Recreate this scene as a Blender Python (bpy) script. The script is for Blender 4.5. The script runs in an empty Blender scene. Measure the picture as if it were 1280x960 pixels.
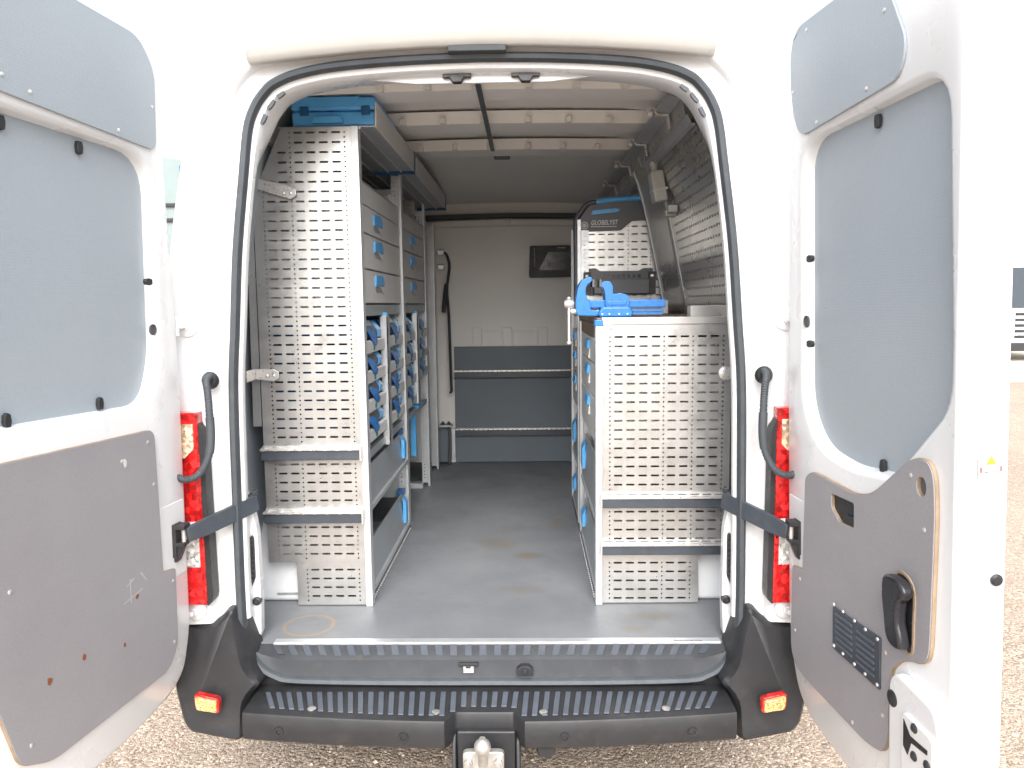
import bpy, bmesh, math, random
from mathutils import Vector, Matrix, noise
R = math.radians
rnd = random.Random(7)
S = bpy.context.scene
col = S.collection

# ------------------------------------------------------------------ camera, sky, sun, exposure
GZ = -0.60                                   # ground; z = 0 is the van's load floor, y = 0 its rear edge
def setup_camera():
    yaw, p, roll = R(1.2), R(6.0), R(-0.68)
    F = Vector((-math.sin(yaw)*math.cos(p), math.cos(yaw)*math.cos(p), -math.sin(p)))
    rt = F.cross(Vector((0, 0, 1))).normalized(); up = rt.cross(F)
    r2 = rt*math.cos(roll) + up*math.sin(roll); u2 = up*math.cos(roll) - rt*math.sin(roll)
    cam = bpy.data.cameras.new('camera'); o = bpy.data.objects.new('camera', cam); col.objects.link(o)
    m = Matrix((r2, u2, -F)).transposed().to_4x4(); m.translation = (0.128, -2.34, 1.08)
    o.matrix_world = m
    cam.sensor_width = 36; cam.lens = 950/1280*36; cam.clip_start = .05; cam.clip_end = 2000
    S.camera = o
setup_camera()

SUN_EL, SUN_ROT = 42, 178                   # sun veiled by bright overcast, behind the photographer
w = bpy.data.worlds.new('World'); S.world = w; w.use_nodes = True
nt = w.node_tree; bg = nt.nodes['Background']
sky = nt.nodes.new('ShaderNodeTexSky'); sky.sky_type = 'NISHITA'; sky.sun_disc = False
sky.sun_elevation = R(SUN_EL); sky.sun_rotation = R(SUN_ROT); sky.dust_density = 4; sky.air_density = 1.0
hs = nt.nodes.new('ShaderNodeHueSaturation'); hs.inputs['Saturation'].default_value = .32
nt.links.new(sky.outputs[0], hs.inputs['Color']); nt.links.new(hs.outputs[0], bg.inputs[0])
bg.inputs[1].default_value = .15
sl = bpy.data.lights.new('sun', 'SUN'); sl.energy = .9; sl.angle = R(60); sl.color = (1, .975, .94)
so = bpy.data.objects.new('sun', sl); col.objects.link(so)
d = Vector((math.sin(R(SUN_ROT))*math.cos(R(SUN_EL)), math.cos(R(SUN_ROT))*math.cos(R(SUN_EL)), math.sin(R(SUN_EL))))
so.rotation_euler = d.to_track_quat('Z', 'Y').to_euler(); so.location = (0, 0, 10)
S.view_settings.view_transform = 'Standard'; S.view_settings.look = 'None'
S.view_settings.exposure = 1.55; S.view_settings.gamma = 1
S.view_settings.use_curve_mapping = False
S.cycles.use_denoising = True
S.cycles.max_bounces = 12; S.cycles.diffuse_bounces = 8; S.cycles.glossy_bounces = 6
S.cycles.sample_clamp_indirect = 8
S.cycles.caustics_reflective = False; S.cycles.caustics_refractive = False

# ------------------------------------------------------------------ materials
def nodes(name):
    m = bpy.data.materials.new(name); m.use_nodes = True
    return m, m.node_tree, m.node_tree.nodes['Principled BSDF']
def lk(t, a, b): t.links.new(a, b)
def noise_node(t, scale, detail=4, vec=None, rough=.6):
    n = t.nodes.new('ShaderNodeTexNoise'); n.inputs['Scale'].default_value = scale
    n.inputs['Detail'].default_value = detail; n.inputs['Roughness'].default_value = rough
    if vec is not None: lk(t, vec, n.inputs['Vector'])
    return n
def ramp(t, fac, stops):
    r = t.nodes.new('ShaderNodeValToRGB'); e = r.color_ramp.elements
    while len(e) < len(stops): e.new(.5)
    for i, (p, c) in enumerate(stops):
        e[i].position = p; e[i].color = (*c, 1) if len(c) == 3 else c
    lk(t, fac, r.inputs[0]); return r
def mixc(t, fac, a, b, mode='MIX'):
    m = t.nodes.new('ShaderNodeMix'); m.data_type = 'RGBA'; m.blend_type = mode
    for s, v in ((m.inputs['Factor'], fac), (m.inputs['A'], a), (m.inputs['B'], b)):
        if isinstance(v, (int, float)): s.default_value = v
        elif isinstance(v, tuple): s.default_value = (*v, 1)
        else: lk(t, v, s)
    return m.outputs['Result']
def math_node(t, op, a, b=0.0, clamp=False):
    m = t.nodes.new('ShaderNodeMath'); m.operation = op; m.use_clamp = clamp
    for i, v in ((0, a), (1, b)):
        if isinstance(v, (int, float)): m.inputs[i].default_value = v
        else: lk(t, v, m.inputs[i])
    return m.outputs[0]
def bump(t, b, h, strength=.2, dist=.002):
    n = t.nodes.new('ShaderNodeBump'); n.inputs['Strength'].default_value = strength; n.inputs['Distance'].default_value = dist
    lk(t, h, n.inputs['Height']); lk(t, n.outputs[0], b.inputs['Normal']); return n
def coord(t, kind='Object'):
    return t.nodes.new('ShaderNodeTexCoord').outputs[kind]
def M(name, c, rough=.5, metal=0., var=.1, scale=6, bs=0., bscale=300, dirt=0., dirtc=(.25, .2, .14), coat=0., dist=.001):
    m, t, b = nodes(name); v = coord(t)
    n = noise_node(t, scale, 6, v)
    lo = tuple(x*(1-var) for x in c); hi = tuple(min(1, x*(1+var)) for x in c)
    r = ramp(t, n.outputs[0], [(.3, lo), (.7, hi)]); out = r.outputs[0]
    if dirt:
        n2 = noise_node(t, scale*2.3, 8, v, .7)
        f = ramp(t, n2.outputs[0], [(.52, (0, 0, 0)), (.78, (dirt,)*3)])
        out = mixc(t, f.outputs[0], out, dirtc)
    lk(t, out, b.inputs['Base Color'])
    n3 = noise_node(t, scale*4, 4, v)
    rr = ramp(t, n3.outputs[0], [(.3, (max(0, rough-.08),)*3), (.7, (min(1, rough+.08),)*3)])
    lk(t, rr.outputs[0], b.inputs['Roughness'])
    b.inputs['Metallic'].default_value = metal
    if coat: b.inputs['Coat Weight'].default_value = coat; b.inputs['Coat Roughness'].default_value = .08
    if bs: bump(t, b, noise_node(t, bscale, 3, v).outputs[0], bs, dist)
    return m

MT = {}
MT['paint'] = M('white_paint', (.71, .725, .74), .3, var=.012, scale=1.2, coat=.25)
MT['paint_in'] = M('interior_paint', (.80, .785, .755), .45, var=.04, scale=2, dirt=.12, dirtc=(.42, .38, .33))
MT['lipgrey'] = M('weathered_lip_plastic', (.50, .49, .465), .5, var=.06, scale=4, dirt=.15)
MT['rubber'] = M('rubber_seal', (.055, .065, .075), .55, var=.15, scale=14, dirt=.2, dirtc=(.16, .14, .12))
MT['black'] = M('black_plastic', (.021, .022, .025), .48, var=.2, scale=9, bs=.25, bscale=500, dirt=.25, dirtc=(.09, .08, .07))
MT['blackgloss'] = M('black_gloss_plastic', (.02, .02, .024), .25, var=.2)
MT['darkmetal'] = M('dark_coated_steel', (.05, .06, .075), .38, var=.15, scale=12, dirt=.15)
MT['sillp'] = M('sill_plastic', (.036, .040, .047), .6, var=.2, scale=12, bs=.2, bscale=600, dirt=.5, dirtc=(.09, .077, .06))
MT['sillrib'] = M('sill_rib_plastic', (.045, .054, .07), .55, var=.2, scale=14, dirt=.5, dirtc=(.13, .11, .085))
MT['rib'] = M('tread_rib_plastic', (.085, .10, .125), .45, var=.15, scale=14, dirt=.35, dirtc=(.13, .11, .085))
MT['lining'] = M('grey_lining_board', (.33, .38, .43), .5, var=.06, scale=3, dirt=.1)
MT['bulkboard'] = M('slate_board', (.135, .165, .195), .55, var=.07, scale=3, bs=.12, bscale=500, dirt=.12)
MT['greypl'] = M('drawer_grey', (.60, .60, .585), .42, var=.04, scale=3, dirt=.12, dirtc=(.3, .28, .25))
MT['blue'] = M('blue_plastic', (.10, .40, .78), .35, var=.1, scale=8, dirt=.12, dirtc=(.08, .14, .2))
MT['bluevise'] = M('blue_enamel', (.012, .165, .5), .3, var=.06, scale=12, coat=.3, dirt=.15, dirtc=(.05, .1, .16))
MT['bluedk'] = M('dark_blue_plastic', (.015, .10, .25), .4, var=.1)
MT['steel'] = M('bright_steel', (.68, .67, .65), .32, .6, var=.1, scale=20)
MT['cast'] = M('galvanised_cast', (.50, .49, .47), .5, .75, var=.2, scale=25, bs=.3, bscale=160, dirt=.35, dirtc=(.25, .17, .1))
MT['tray'] = M('tray_sheet', (.42, .45, .47), .42, .45, var=.08, scale=5, dirt=.15)
MT['wood'] = M('bare_plywood_edge', (.34, .25, .165), .7, var=.2, scale=30)
MT['benchwood'] = M('bench_board', (.20, .15, .11), .6, var=.2, scale=12)
MT['tyre'] = M('tyre_rubber', (.03, .03, .032), .8, bs=.4, bscale=80)
MT['glassdk'] = M('dark_glass', (.03, .04, .05), .08, var=.05)
MT['glasspale'] = M('pale_glass', (.20, .25, .25), .12, var=.04)
MT['white_lbl'] = M('label_white', (.62, .62, .61), .4, var=.03)
MT['printgrey'] = M('label_print_grey', (.42, .43, .44), .5, var=.03)
MT['red_lbl'] = M('label_red', (.6, .12, .14), .5, var=.03)
MT['yellow_lbl'] = M('label_yellow', (.85, .50, .03), .5, var=.03)
MT['header'] = M('header_print_grey', (.10, .105, .115), .45, var=.05)
MT['strap'] = M('strap_webbing', (.05, .055, .06), .8, bs=.5, bscale=500)
MT['canister'] = M('canister_plastic', (.52, .52, .49), .5, var=.05)
MT['teal'] = M('teal_plug', (.01, .17, .2), .4)
MT['rustpl'] = M('rusty_hole', (.22, .075, .03), .8, var=.3, scale=60)
MT['concrete'] = M('yard_concrete', (.55, .5, .42), .9, var=.1, scale=.4)

def alu():
    m, t, b = nodes('galvanised_aluminium'); v = coord(t)
    n = noise_node(t, 5, 8, v, .65)
    r = ramp(t, n.outputs[0], [(.3, (0.447, 0.447, 0.439)), (.55, (0.533, 0.533, 0.525)), (.75, (0.602, 0.593, 0.576))])
    s = noise_node(t, 9, 8, v, .75)
    sm = ramp(t, s.outputs[0], [(.55, (0, 0, 0)), (.72, (.6,)*3)])
    lk(t, mixc(t, sm.outputs[0], r.outputs[0], (.27, .27, .28)), b.inputs['Base Color'])
    b.inputs['Metallic'].default_value = .8
    q = noise_node(t, 14, 5, v)
    rr = ramp(t, q.outputs[0], [(.3, (.26,)*3), (.7, (.42,)*3)]); lk(t, rr.outputs[0], b.inputs['Roughness'])
    bump(t, b, noise_node(t, 2.2, 2, v).outputs[0], .25, .02)
    return m
MT['alu'] = alu()
MT['post'] = M('post_aluminium', (.60, .62, .64), .38, .55, var=.07, scale=9, dirt=.15)
MT['wallsheet'] = M('wall_sheet_metal', (.60, .59, .57), .3, .8, var=.12, scale=1.2)

def floor_mat():
    m, t, b = nodes('grey_resin_floor'); v = coord(t)
    n = noise_node(t, 2.2, 8, v, .65)
    base = ramp(t, n.outputs[0], [(.28, (0.151, 0.162, 0.176)), (.55, (0.194, 0.205, 0.220)), (.8, (0.230, 0.238, 0.245))]).outputs[0]
    st = noise_node(t, 3.5, 9, v, .7)
    f = ramp(t, st.outputs[0], [(.58, (0, 0, 0)), (.75, (.4,)*3)])
    base = mixc(t, f.outputs[0], base, (.15, .125, .095))
    sp = t.nodes.new('ShaderNodeSeparateXYZ'); lk(t, v, sp.inputs[0])
    # rust ring left by a can standing on the floor
    dx = math_node(t, 'SUBTRACT', sp.outputs[0], -.625); dy = math_node(t, 'SUBTRACT', sp.outputs[1], .135)
    dn = noise_node(t, 30, 4, v)
    rr = math_node(t, 'SQRT', math_node(t, 'ADD', math_node(t, 'MULTIPLY', dx, dx), math_node(t, 'MULTIPLY', dy, dy)))
    rr = math_node(t, 'ADD', rr, math_node(t, 'MULTIPLY', math_node(t, 'SUBTRACT', dn.outputs[0], .5), .012))
    ring = math_node(t, 'SUBTRACT', 1.0, math_node(t, 'DIVIDE', math_node(t, 'ABSOLUTE', math_node(t, 'SUBTRACT', rr, .082)), .011), True)
    ring = math_node(t, 'MULTIPLY', ring, math_node(t, 'MULTIPLY', dn.outputs[0], 1.5), True)
    base = mixc(t, ring, base, (.34, .23, .14))
    # worn brown patches with shapes of their own
    for cx, cy, sx, sy, k in ((.55, .20, .11, .045, .8), (.48, .10, .06, .035, .55), (.12, .85, .07, .05, .7), (.1, .45, .1, .05, .45), (-.02, 1.0, .1, .12, .5), (.27, 1.3, .06, .12, .5)):
        ex = math_node(t, 'DIVIDE', math_node(t, 'SUBTRACT', sp.outputs[0], cx), sx)
        ey = math_node(t, 'DIVIDE', math_node(t, 'SUBTRACT', sp.outputs[1], cy), sy)
        q = math_node(t, 'ADD', math_node(t, 'MULTIPLY', ex, ex), math_node(t, 'MULTIPLY', ey, ey))
        q = math_node(t, 'ADD', q, math_node(t, 'MULTIPLY', math_node(t, 'SUBTRACT', st.outputs[0], .5), 3.0))
        q = math_node(t, 'MULTIPLY', math_node(t, 'SUBTRACT', 1.0, q, True), k)
        base = mixc(t, q, base, (.17, .135, .10))
    lk(t, base, b.inputs['Base Color'])
    rg = ramp(t, st.outputs[0], [(.3, (.34,)*3), (.7, (.6,)*3)]); lk(t, rg.outputs[0], b.inputs['Roughness'])
    wv = t.nodes.new('ShaderNodeTexWave'); wv.wave_type = 'BANDS'; wv.bands_direction = 'X'; wv.inputs['Scale'].default_value = 45
    wv.inputs['Distortion'].default_value = 0; lk(t, v, wv.inputs['Vector'])
    wv2 = t.nodes.new('ShaderNodeTexWave'); wv2.wave_type = 'BANDS'; wv2.bands_direction = 'Y'; wv2.inputs['Scale'].default_value = 45; lk(t, v, wv2.inputs['Vector'])
    bump(t, b, math_node(t, 'MULTIPLY', wv.outputs['Fac'], wv2.outputs['Fac']), .35, .0015)
    return m
MT['floor'] = floor_mat()

def panel_mat(name, c1, c2, scale, bs):
    m, t, b = nodes(name); v = coord(t)
    n = noise_node(t, 1.4, 5, v)
    base = ramp(t, n.outputs[0], [(.3, c1), (.7, c2)]).outputs[0]
    vo = t.nodes.new('ShaderNodeTexVoronoi'); vo.inputs['Scale'].default_value = scale
    vo.inputs['Randomness'].default_value = .25; lk(t, v, vo.inputs['Vector'])
    dk = ramp(t, vo.outputs['Distance'], [(.1, (.93,)*3), (.6, (1.03,)*3)])
    lk(t, mixc(t, 1.0, base, dk.outputs[0], 'MULTIPLY'), b.inputs['Base Color'])
    b.inputs['Roughness'].default_value = .42
    bump(t, b, vo.outputs['Distance'], bs, .0015)
    return m
MT['winpanel'] = panel_mat('dimpled_blue_grey_board', (.31, .355, .395), (.34, .385, .425), 150, .28)

def board_mat():
    m, t, b = nodes('scuffed_grey_board'); v = coord(t)
    n = noise_node(t, 2.0, 6, v)
    base = ramp(t, n.outputs[0], [(.3, (.27, .265, .285)), (.7, (.315, .31, .33))]).outputs[0]
    # thin scratches: stretched noise
    mp = t.nodes.new('ShaderNodeMapping'); mp.inputs['Scale'].default_value = (2.5, 1, 34); mp.inputs['Rotation'].default_value = (0, R(28), 0)
    lk(t, v, mp.inputs[0]); sn = noise_node(t, 3.2, 5, mp.outputs[0], .7)
    f = ramp(t, sn.outputs[0], [(.68, (0, 0, 0)), (.74, (.45,)*3)])
    base = mixc(t, f.outputs[0], base, (.34, .32, .31))
    g = noise_node(t, 420, 2, v); sp = ramp(t, g.outputs[0], [(.3, (.9,)*3), (.7, (1.08,)*3)])
    lk(t, mixc(t, 1.0, base, sp.outputs[0], 'MULTIPLY'), b.inputs['Base Color'])
    b.inputs['Roughness'].default_value = .45
    bump(t, b, g.outputs[0], .12, .001)
    return m
MT['board'] = board_mat()

def lens(name, c, scale, rough=.08):
    m, t, b = nodes(name); v = coord(t)
    vo = t.nodes.new('ShaderNodeTexVoronoi'); vo.inputs['Scale'].default_value = scale; lk(t, v, vo.inputs['Vector'])
    r = ramp(t, vo.outputs['Color'], [(.2, tuple(x*.45 for x in c)), (.6, c), (.9, tuple(min(1, x*1.5+.02) for x in c))])
    lk(t, r.outputs[0], b.inputs['Base Color']); b.inputs['Roughness'].default_value = rough
    b.inputs['Coat Weight'].default_value = .6; b.inputs['Coat Roughness'].default_value = .03
    bump(t, b, vo.outputs['Distance'], .35, .004)
    return m
MT['redlens'] = lens('red_lens', (.62, .012, .012), 70)
MT['clearlens'] = lens('clear_lens', (.66, .66, .64), 110)
MT['amberlens'] = lens('amber_tinted_clear_lens', (.72, .52, .36), 90)
MT['reflector'] = lens('flash_bright_reflector', (1.0, .52, .2), 220, .2)  # orange brightened in the colour to stand in for a flash glow

def gravel_mat():
    m, t, b = nodes('gravel'); v = coord(t)
    vo = t.nodes.new('ShaderNodeTexVoronoi'); vo.inputs['Scale'].default_value = 85; lk(t, v, vo.inputs['Vector'])
    vs = t.nodes.new('ShaderNodeTexVoronoi'); vs.inputs['Scale'].default_value = 230; lk(t, v, vs.inputs['Vector'])
    c = ramp(t, vo.outputs['Color'], [(.15, (0.175, 0.126, 0.088)), (.4, (0.367, 0.277, 0.201)), (.6, (0.473, 0.373, 0.285)), (.85, (0.700, 0.586, 0.473))]).outputs[0]
    c2 = ramp(t, vs.outputs['Color'], [(.2, (0.228, 0.168, 0.119)), (.6, (0.411, 0.320, 0.242)), (.9, (0.595, 0.490, 0.385))]).outputs[0]
    big = noise_node(t, 3, 6, v); k = ramp(t, big.outputs[0], [(.4, (.25,)*3), (.65, (.8,)*3)])
    c = mixc(t, k.outputs[0], c2, c)
    far = noise_node(t, .25, 5, v); f2 = ramp(t, far.outputs[0], [(.35, (.9, .86, .82)), (.7, (1.15, 1.12, 1.08))])
    hsv = t.nodes.new('ShaderNodeHueSaturation'); hsv.inputs['Saturation'].default_value = .85; hsv.inputs['Value'].default_value = 1.08
    lk(t, mixc(t, 1.0, c, f2.outputs[0], 'MULTIPLY'), hsv.inputs['Color']); lk(t, hsv.outputs[0], b.inputs['Base Color']); b.inputs['Roughness'].default_value = .9
    h = math_node(t, 'ADD', math_node(t, 'MULTIPLY', vo.outputs['Distance'], -1.0), math_node(t, 'MULTIPLY', vs.outputs['Distance'], -.4))
    bump(t, b, h, .9, .01)
    return m
MT['gravel'] = gravel_mat()
def pebble_mat():
    m, t, b = nodes('pebbles'); g = t.nodes.new('ShaderNodeNewGeometry')
    r = ramp(t, g.outputs['Random Per Island'], [(0, (0.160, 0.120, 0.085)), (.35, (0.336, 0.256, 0.192)), (.7, (0.480, 0.384, 0.296)), (1, (0.736, 0.640, 0.544))])
    lk(t, r.outputs[0], b.inputs['Base Color']); b.inputs['Roughness'].default_value = .85
    return m
MT['pebble'] = pebble_mat()

# ------------------------------------------------------------------ mesh helpers
class MB:
    def __init__(s): s.v = []; s.f = []
    def add(s, vs, fs):
        o = len(s.v); s.v += [tuple(p) for p in vs]; s.f += [tuple(i+o for i in f) for f in fs]; return s
    def box(s, x0, x1, y0, y1, z0, z1):
        return s.add([(x0,y0,z0),(x1,y0,z0),(x1,y1,z0),(x0,y1,z0),(x0,y0,z1),(x1,y0,z1),(x1,y1,z1),(x0,y1,z1)],
                     [(0,3,2,1),(4,5,6,7),(0,1,5,4),(1,2,6,5),(2,3,7,6),(3,0,4,7)])
    def prism(s, poly, ax, a, b):
        def P(q, c): return {'x': (c, q[0], q[1]), 'y': (q[0], c, q[1]), 'z': (q[0], q[1], c)}[ax]
        n = len(poly)
        return s.add([P(q, a) for q in poly] + [P(q, b) for q in poly],
                     [tuple(range(n)), tuple(range(2*n-1, n-1, -1))] + [(i, (i+1) % n, n+(i+1) % n, n+i) for i in range(n)])
    def cyl(s, p0, p1, r, n=16, r2=None):
        p0, p1 = Vector(p0), Vector(p1); d = (p1-p0).normalized(); r2 = r if r2 is None else r2
        u = d.orthogonal().normalized(); w_ = d.cross(u); vs = []
        for p, q in ((p0, r), (p1, r2)):
            vs += [p + (u*math.cos(2*math.pi*i/n) + w_*math.sin(2*math.pi*i/n))*q for i in range(n)]
        return s.add(vs, [tuple(range(n-1, -1, -1)), tuple(range(n, 2*n))] + [(i, (i+1) % n, n+(i+1) % n, n+i) for i in range(n)])
    def tube(s, pts, r, n=10, ridge=0):
        pts = [Vector(p) for p in pts]; vs = []; fs = []; u = None
        for i, p in enumerate(pts):
            d = (pts[min(i+1, len(pts)-1)] - pts[max(i-1, 0)]).normalized()
            u = (d.orthogonal() if u is None else u - d*u.dot(d)).normalized(); w_ = d.cross(u)
            rr = r*(1 + ridge*(1 if i % 2 else -1))
            vs += [p + (u*math.cos(2*math.pi*k/n) + w_*math.sin(2*math.pi*k/n))*rr for k in range(n)]
        for i in range(len(pts)-1):
            for k in range(n): fs.append((i*n+k, i*n+(k+1) % n, (i+1)*n+(k+1) % n, (i+1)*n+k))
        fs += [tuple(range(n-1, -1, -1)), tuple(range((len(pts)-1)*n, len(pts)*n))]
        return s.add(vs, fs)
    def lathe(s, prof, c, axis=(0, 0, 1), n=24):
        c = Vector(c); d = Vector(axis).normalized(); u = d.orthogonal().normalized(); w_ = d.cross(u); vs = []; fs = []
        for r, h in prof:
            vs += [c + d*h + (u*math.cos(2*math.pi*k/n) + w_*math.sin(2*math.pi*k/n))*max(r, 1e-5) for k in range(n)]
        for i in range(len(prof)-1):
            for k in range(n): fs.append((i*n+k, i*n+(k+1) % n, (i+1)*n+(k+1) % n, (i+1)*n+k))
        return s.add(vs, fs)
    def grid(s, rows):
        n = len(rows[0]); vs = [p for r in rows for p in r]
        return s.add(vs, [(i*n+k, i*n+k+1, (i+1)*n+k+1, (i+1)*n+k) for i in range(len(rows)-1) for k in range(n-1)])
    def build(s, name, mat, parent=None, bevel=0, seg=2, smooth=None, solid=0, solid_off=-1, recalc=True, local=False):
        off = Vector((0, 0, 0))
        if parent is not None and not local:
            p = parent
            while p is not None: off += p.location; p = p.parent
        me = bpy.data.meshes.new(name); me.from_pydata([Vector(p)-off for p in s.v], [], s.f)
        if recalc:
            bm = bmesh.new(); bm.from_mesh(me); bmesh.ops.recalc_face_normals(bm, faces=bm.faces[:]); bm.to_mesh(me); bm.free()
        if smooth is None: smooth = bool(bevel)
        if smooth:
            for p in me.polygons: p.use_smooth = True
            me.set_sharp_from_angle(angle=R(38))
        me.materials.append(MT[mat] if isinstance(mat, str) else mat)
        o = bpy.data.objects.new(name, me); col.objects.link(o); o.parent = parent
        if solid:
            k = o.modifiers.new('s', 'SOLIDIFY'); k.thickness = solid; k.offset = solid_off
        if bevel:
            k = o.modifiers.new('b', 'BEVEL'); k.width = bevel; k.segments = seg; k.limit_method = 'ANGLE'; k.angle_limit = R(40); k.harden_normals = True
        return o

def tag(o, label, cat, group=None, kind=None):
    o['label'] = label; o['category'] = cat
    if group: o['group'] = group
    if kind: o['kind'] = kind
    return o
def thing(name, label, cat, loc=(0, 0, 0), group=None):
    o = bpy.data.objects.new(name, None); col.objects.link(o); o.location = loc; o.empty_display_size = .1
    return tag(o, label, cat, group)
def to_mesh(o):
    bpy.context.view_layer.update()
    me = bpy.data.meshes.new_from_object(o.evaluated_get(bpy.context.evaluated_depsgraph_get()))
    n = o.name; q = bpy.data.objects.new(n, me); q.parent = o.parent; q.location = o.location; q.rotation_euler = o.rotation_euler
    bpy.data.objects.remove(o); q.name = n; col.objects.link(q); return q
def catmull(pts, n=6):
    P = [Vector(p) for p in pts]; out = []
    for i in range(len(P)-1):
        a, b, c, d_ = P[max(i-1, 0)], P[i], P[i+1], P[min(i+2, len(P)-1)]
        for k in range(n):
            t = k/n
            out.append(.5*((2*b) + (c-a)*t + (2*a-5*b+4*c-d_)*t*t + (3*b-a-3*c+d_)*t**3))
    out.append(P[-1]); return out
def smooth_poly(poly, n=3):
    """closed Catmull-Rom through a 2-D outline"""
    N = len(poly); out = []
    P = [Vector((*p, 0)) for p in poly]
    for i in range(N):
        a, b, c, d_ = P[i-1], P[i], P[(i+1) % N], P[(i+2) % N]
        for k in range(n):
            t = k/n; q = .5*((2*b) + (c-a)*t + (2*a-5*b+4*c-d_)*t*t + (3*b-a-3*c+d_)*t**3)
            out.append((q.x, q.y))
    return out
def round_poly(poly, r, n=4):
    """fillet the corners of an outline; r may be one radius or one per corner"""
    out = []; N = len(poly)
    for i in range(N):
        a, b, c = (Vector(poly[i-1]), Vector(poly[i]), Vector(poly[(i+1) % N]))
        rr = r[i] if isinstance(r, (list, tuple)) else r
        u, v = (a-b), (c-b); rr = min(rr, u.length*.49, v.length*.49)
        if rr < 1e-4: out.append(tuple(b)); continue
        p, q = b+u.normalized()*rr, b+v.normalized()*rr
        for k in range(n+1):
            t = k/n; z = p*(1-t)**2 + b*2*t*(1-t) + q*t*t; out.append((z.x, z.y))
    return out
def area(poly): return sum(poly[i-1][0]*p[1]-p[0]*poly[i-1][1] for i, p in enumerate(poly))/2
def offset(poly, dd):
    """move an outline outwards by dd"""
    s = 1 if area(poly) > 0 else -1; N = len(poly); out = []
    for i in range(N):
        a, b, c = Vector(poly[i-1]), Vector(poly[i]), Vector(poly[(i+1) % N])
        e1, e2 = (b-a), (c-b)
        n1 = Vector((e1.y, -e1.x)); n2 = Vector((e2.y, -e2.x))
        n_ = (n1.normalized() if n1.length > 1e-9 else n2) + (n2.normalized() if n2.length > 1e-9 else n1)
        if n_.length < 1e-6: n_ = n1
        n_.normalize(); out.append((b.x+n_.x*dd*s, b.y+n_.y*dd*s))
    return out
def fill(loops):
    """triangulate an outline with holes -> verts2d, faces"""
    bm = bmesh.new(); es = []
    for lp in loops:
        vs = [bm.verts.new((p[0], p[1], 0)) for p in lp]
        es += [bm.edges.new((vs[i], vs[(i+1) % len(vs)])) for i in range(len(vs))]
    bmesh.ops.triangle_fill(bm, use_beauty=True, use_dissolve=False, edges=es)
    bm.verts.index_update()
    r = [tuple(v.co.xy) for v in bm.verts], [tuple(v.index for v in f.verts) for f in bm.faces]
    bm.free(); return r

def hole_pts(kind, w_, h):
    if kind == 'dot':
        return [(w_*math.cos((k+.5)*math.pi/4), w_*math.sin((k+.5)*math.pi/4)) for k in range(8)]
    out = []
    for k in range(8):                       # a slot with rounded ends, corner order from +x+y
        a = (k+.5)*math.pi/4; cx = (w_/2-h/2)*(1 if math.cos(a) > 0 else -1)
        out.append((cx + h/2*math.cos(a), h/2*math.sin(a)))
    return out
def perforated(mb, xs, rows, fmap, left=None, size=(.0300, .0072)):
    """xs: [(x0, x1, kind)] column cells; rows: [(z0, z1, slots?)]; fmap(x, z) -> point.
    left(z): where the sheet ends on its low-x side."""
    for z0, z1, slots in rows:
        zc = (z0+z1)/2; h = z1-z0
        first = True
        for x0, x1, kind in xs:
            if left is not None:
                lo = max(left(z0), left(z1))
                if x1 <= lo + .004: continue
                if first:
                    first = False
                    mb.add([fmap(left(z0), z0), fmap(x1, z0), fmap(x1, z1), fmap(left(z1), z1)], [(0, 1, 2, 3)]); continue
            if kind == 'dot' or (kind == 'slot' and slots):
                xc = (x0+x1)/2
                hp = hole_pts(kind, .0031 if kind == 'dot' else size[0], size[1])
                q = [(xc+a, zc+b) for a, b in hp]
                pts = [(x1, z1), (x0, z1), (x0, z0), (x1, z0)] + q
                V = [fmap(*p) for p in pts]
                # q order: 0 (+,+lo) 1 (+,+hi) 2 (-,+hi) 3 (-,+lo) 4 (-,-lo) 5 (-,-hi) 6 (+,-hi) 7 (+,-lo)
                mb.add(V, [(0, 1, 6, 5), (1, 2, 9, 8, 7, 6), (2, 3, 10, 9), (3, 0, 5, 4, 11, 10)])
            else:
                mb.add([fmap(x0, z0), fmap(x1, z0), fmap(x1, z1), fmap(x0, z1)], [(0, 1, 2, 3)])

def screw(parent, p, n, r=.006, mat='steel', name='screw', local=False):
    p, n = Vector(p), Vector(n)
    m = MB(); m.lathe([(r, 0), (r, .001), (r*.7, .0025), (0, .003)], p, n, 10)
    return m.build(name, mat, parent, smooth=True, local=local)

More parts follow.
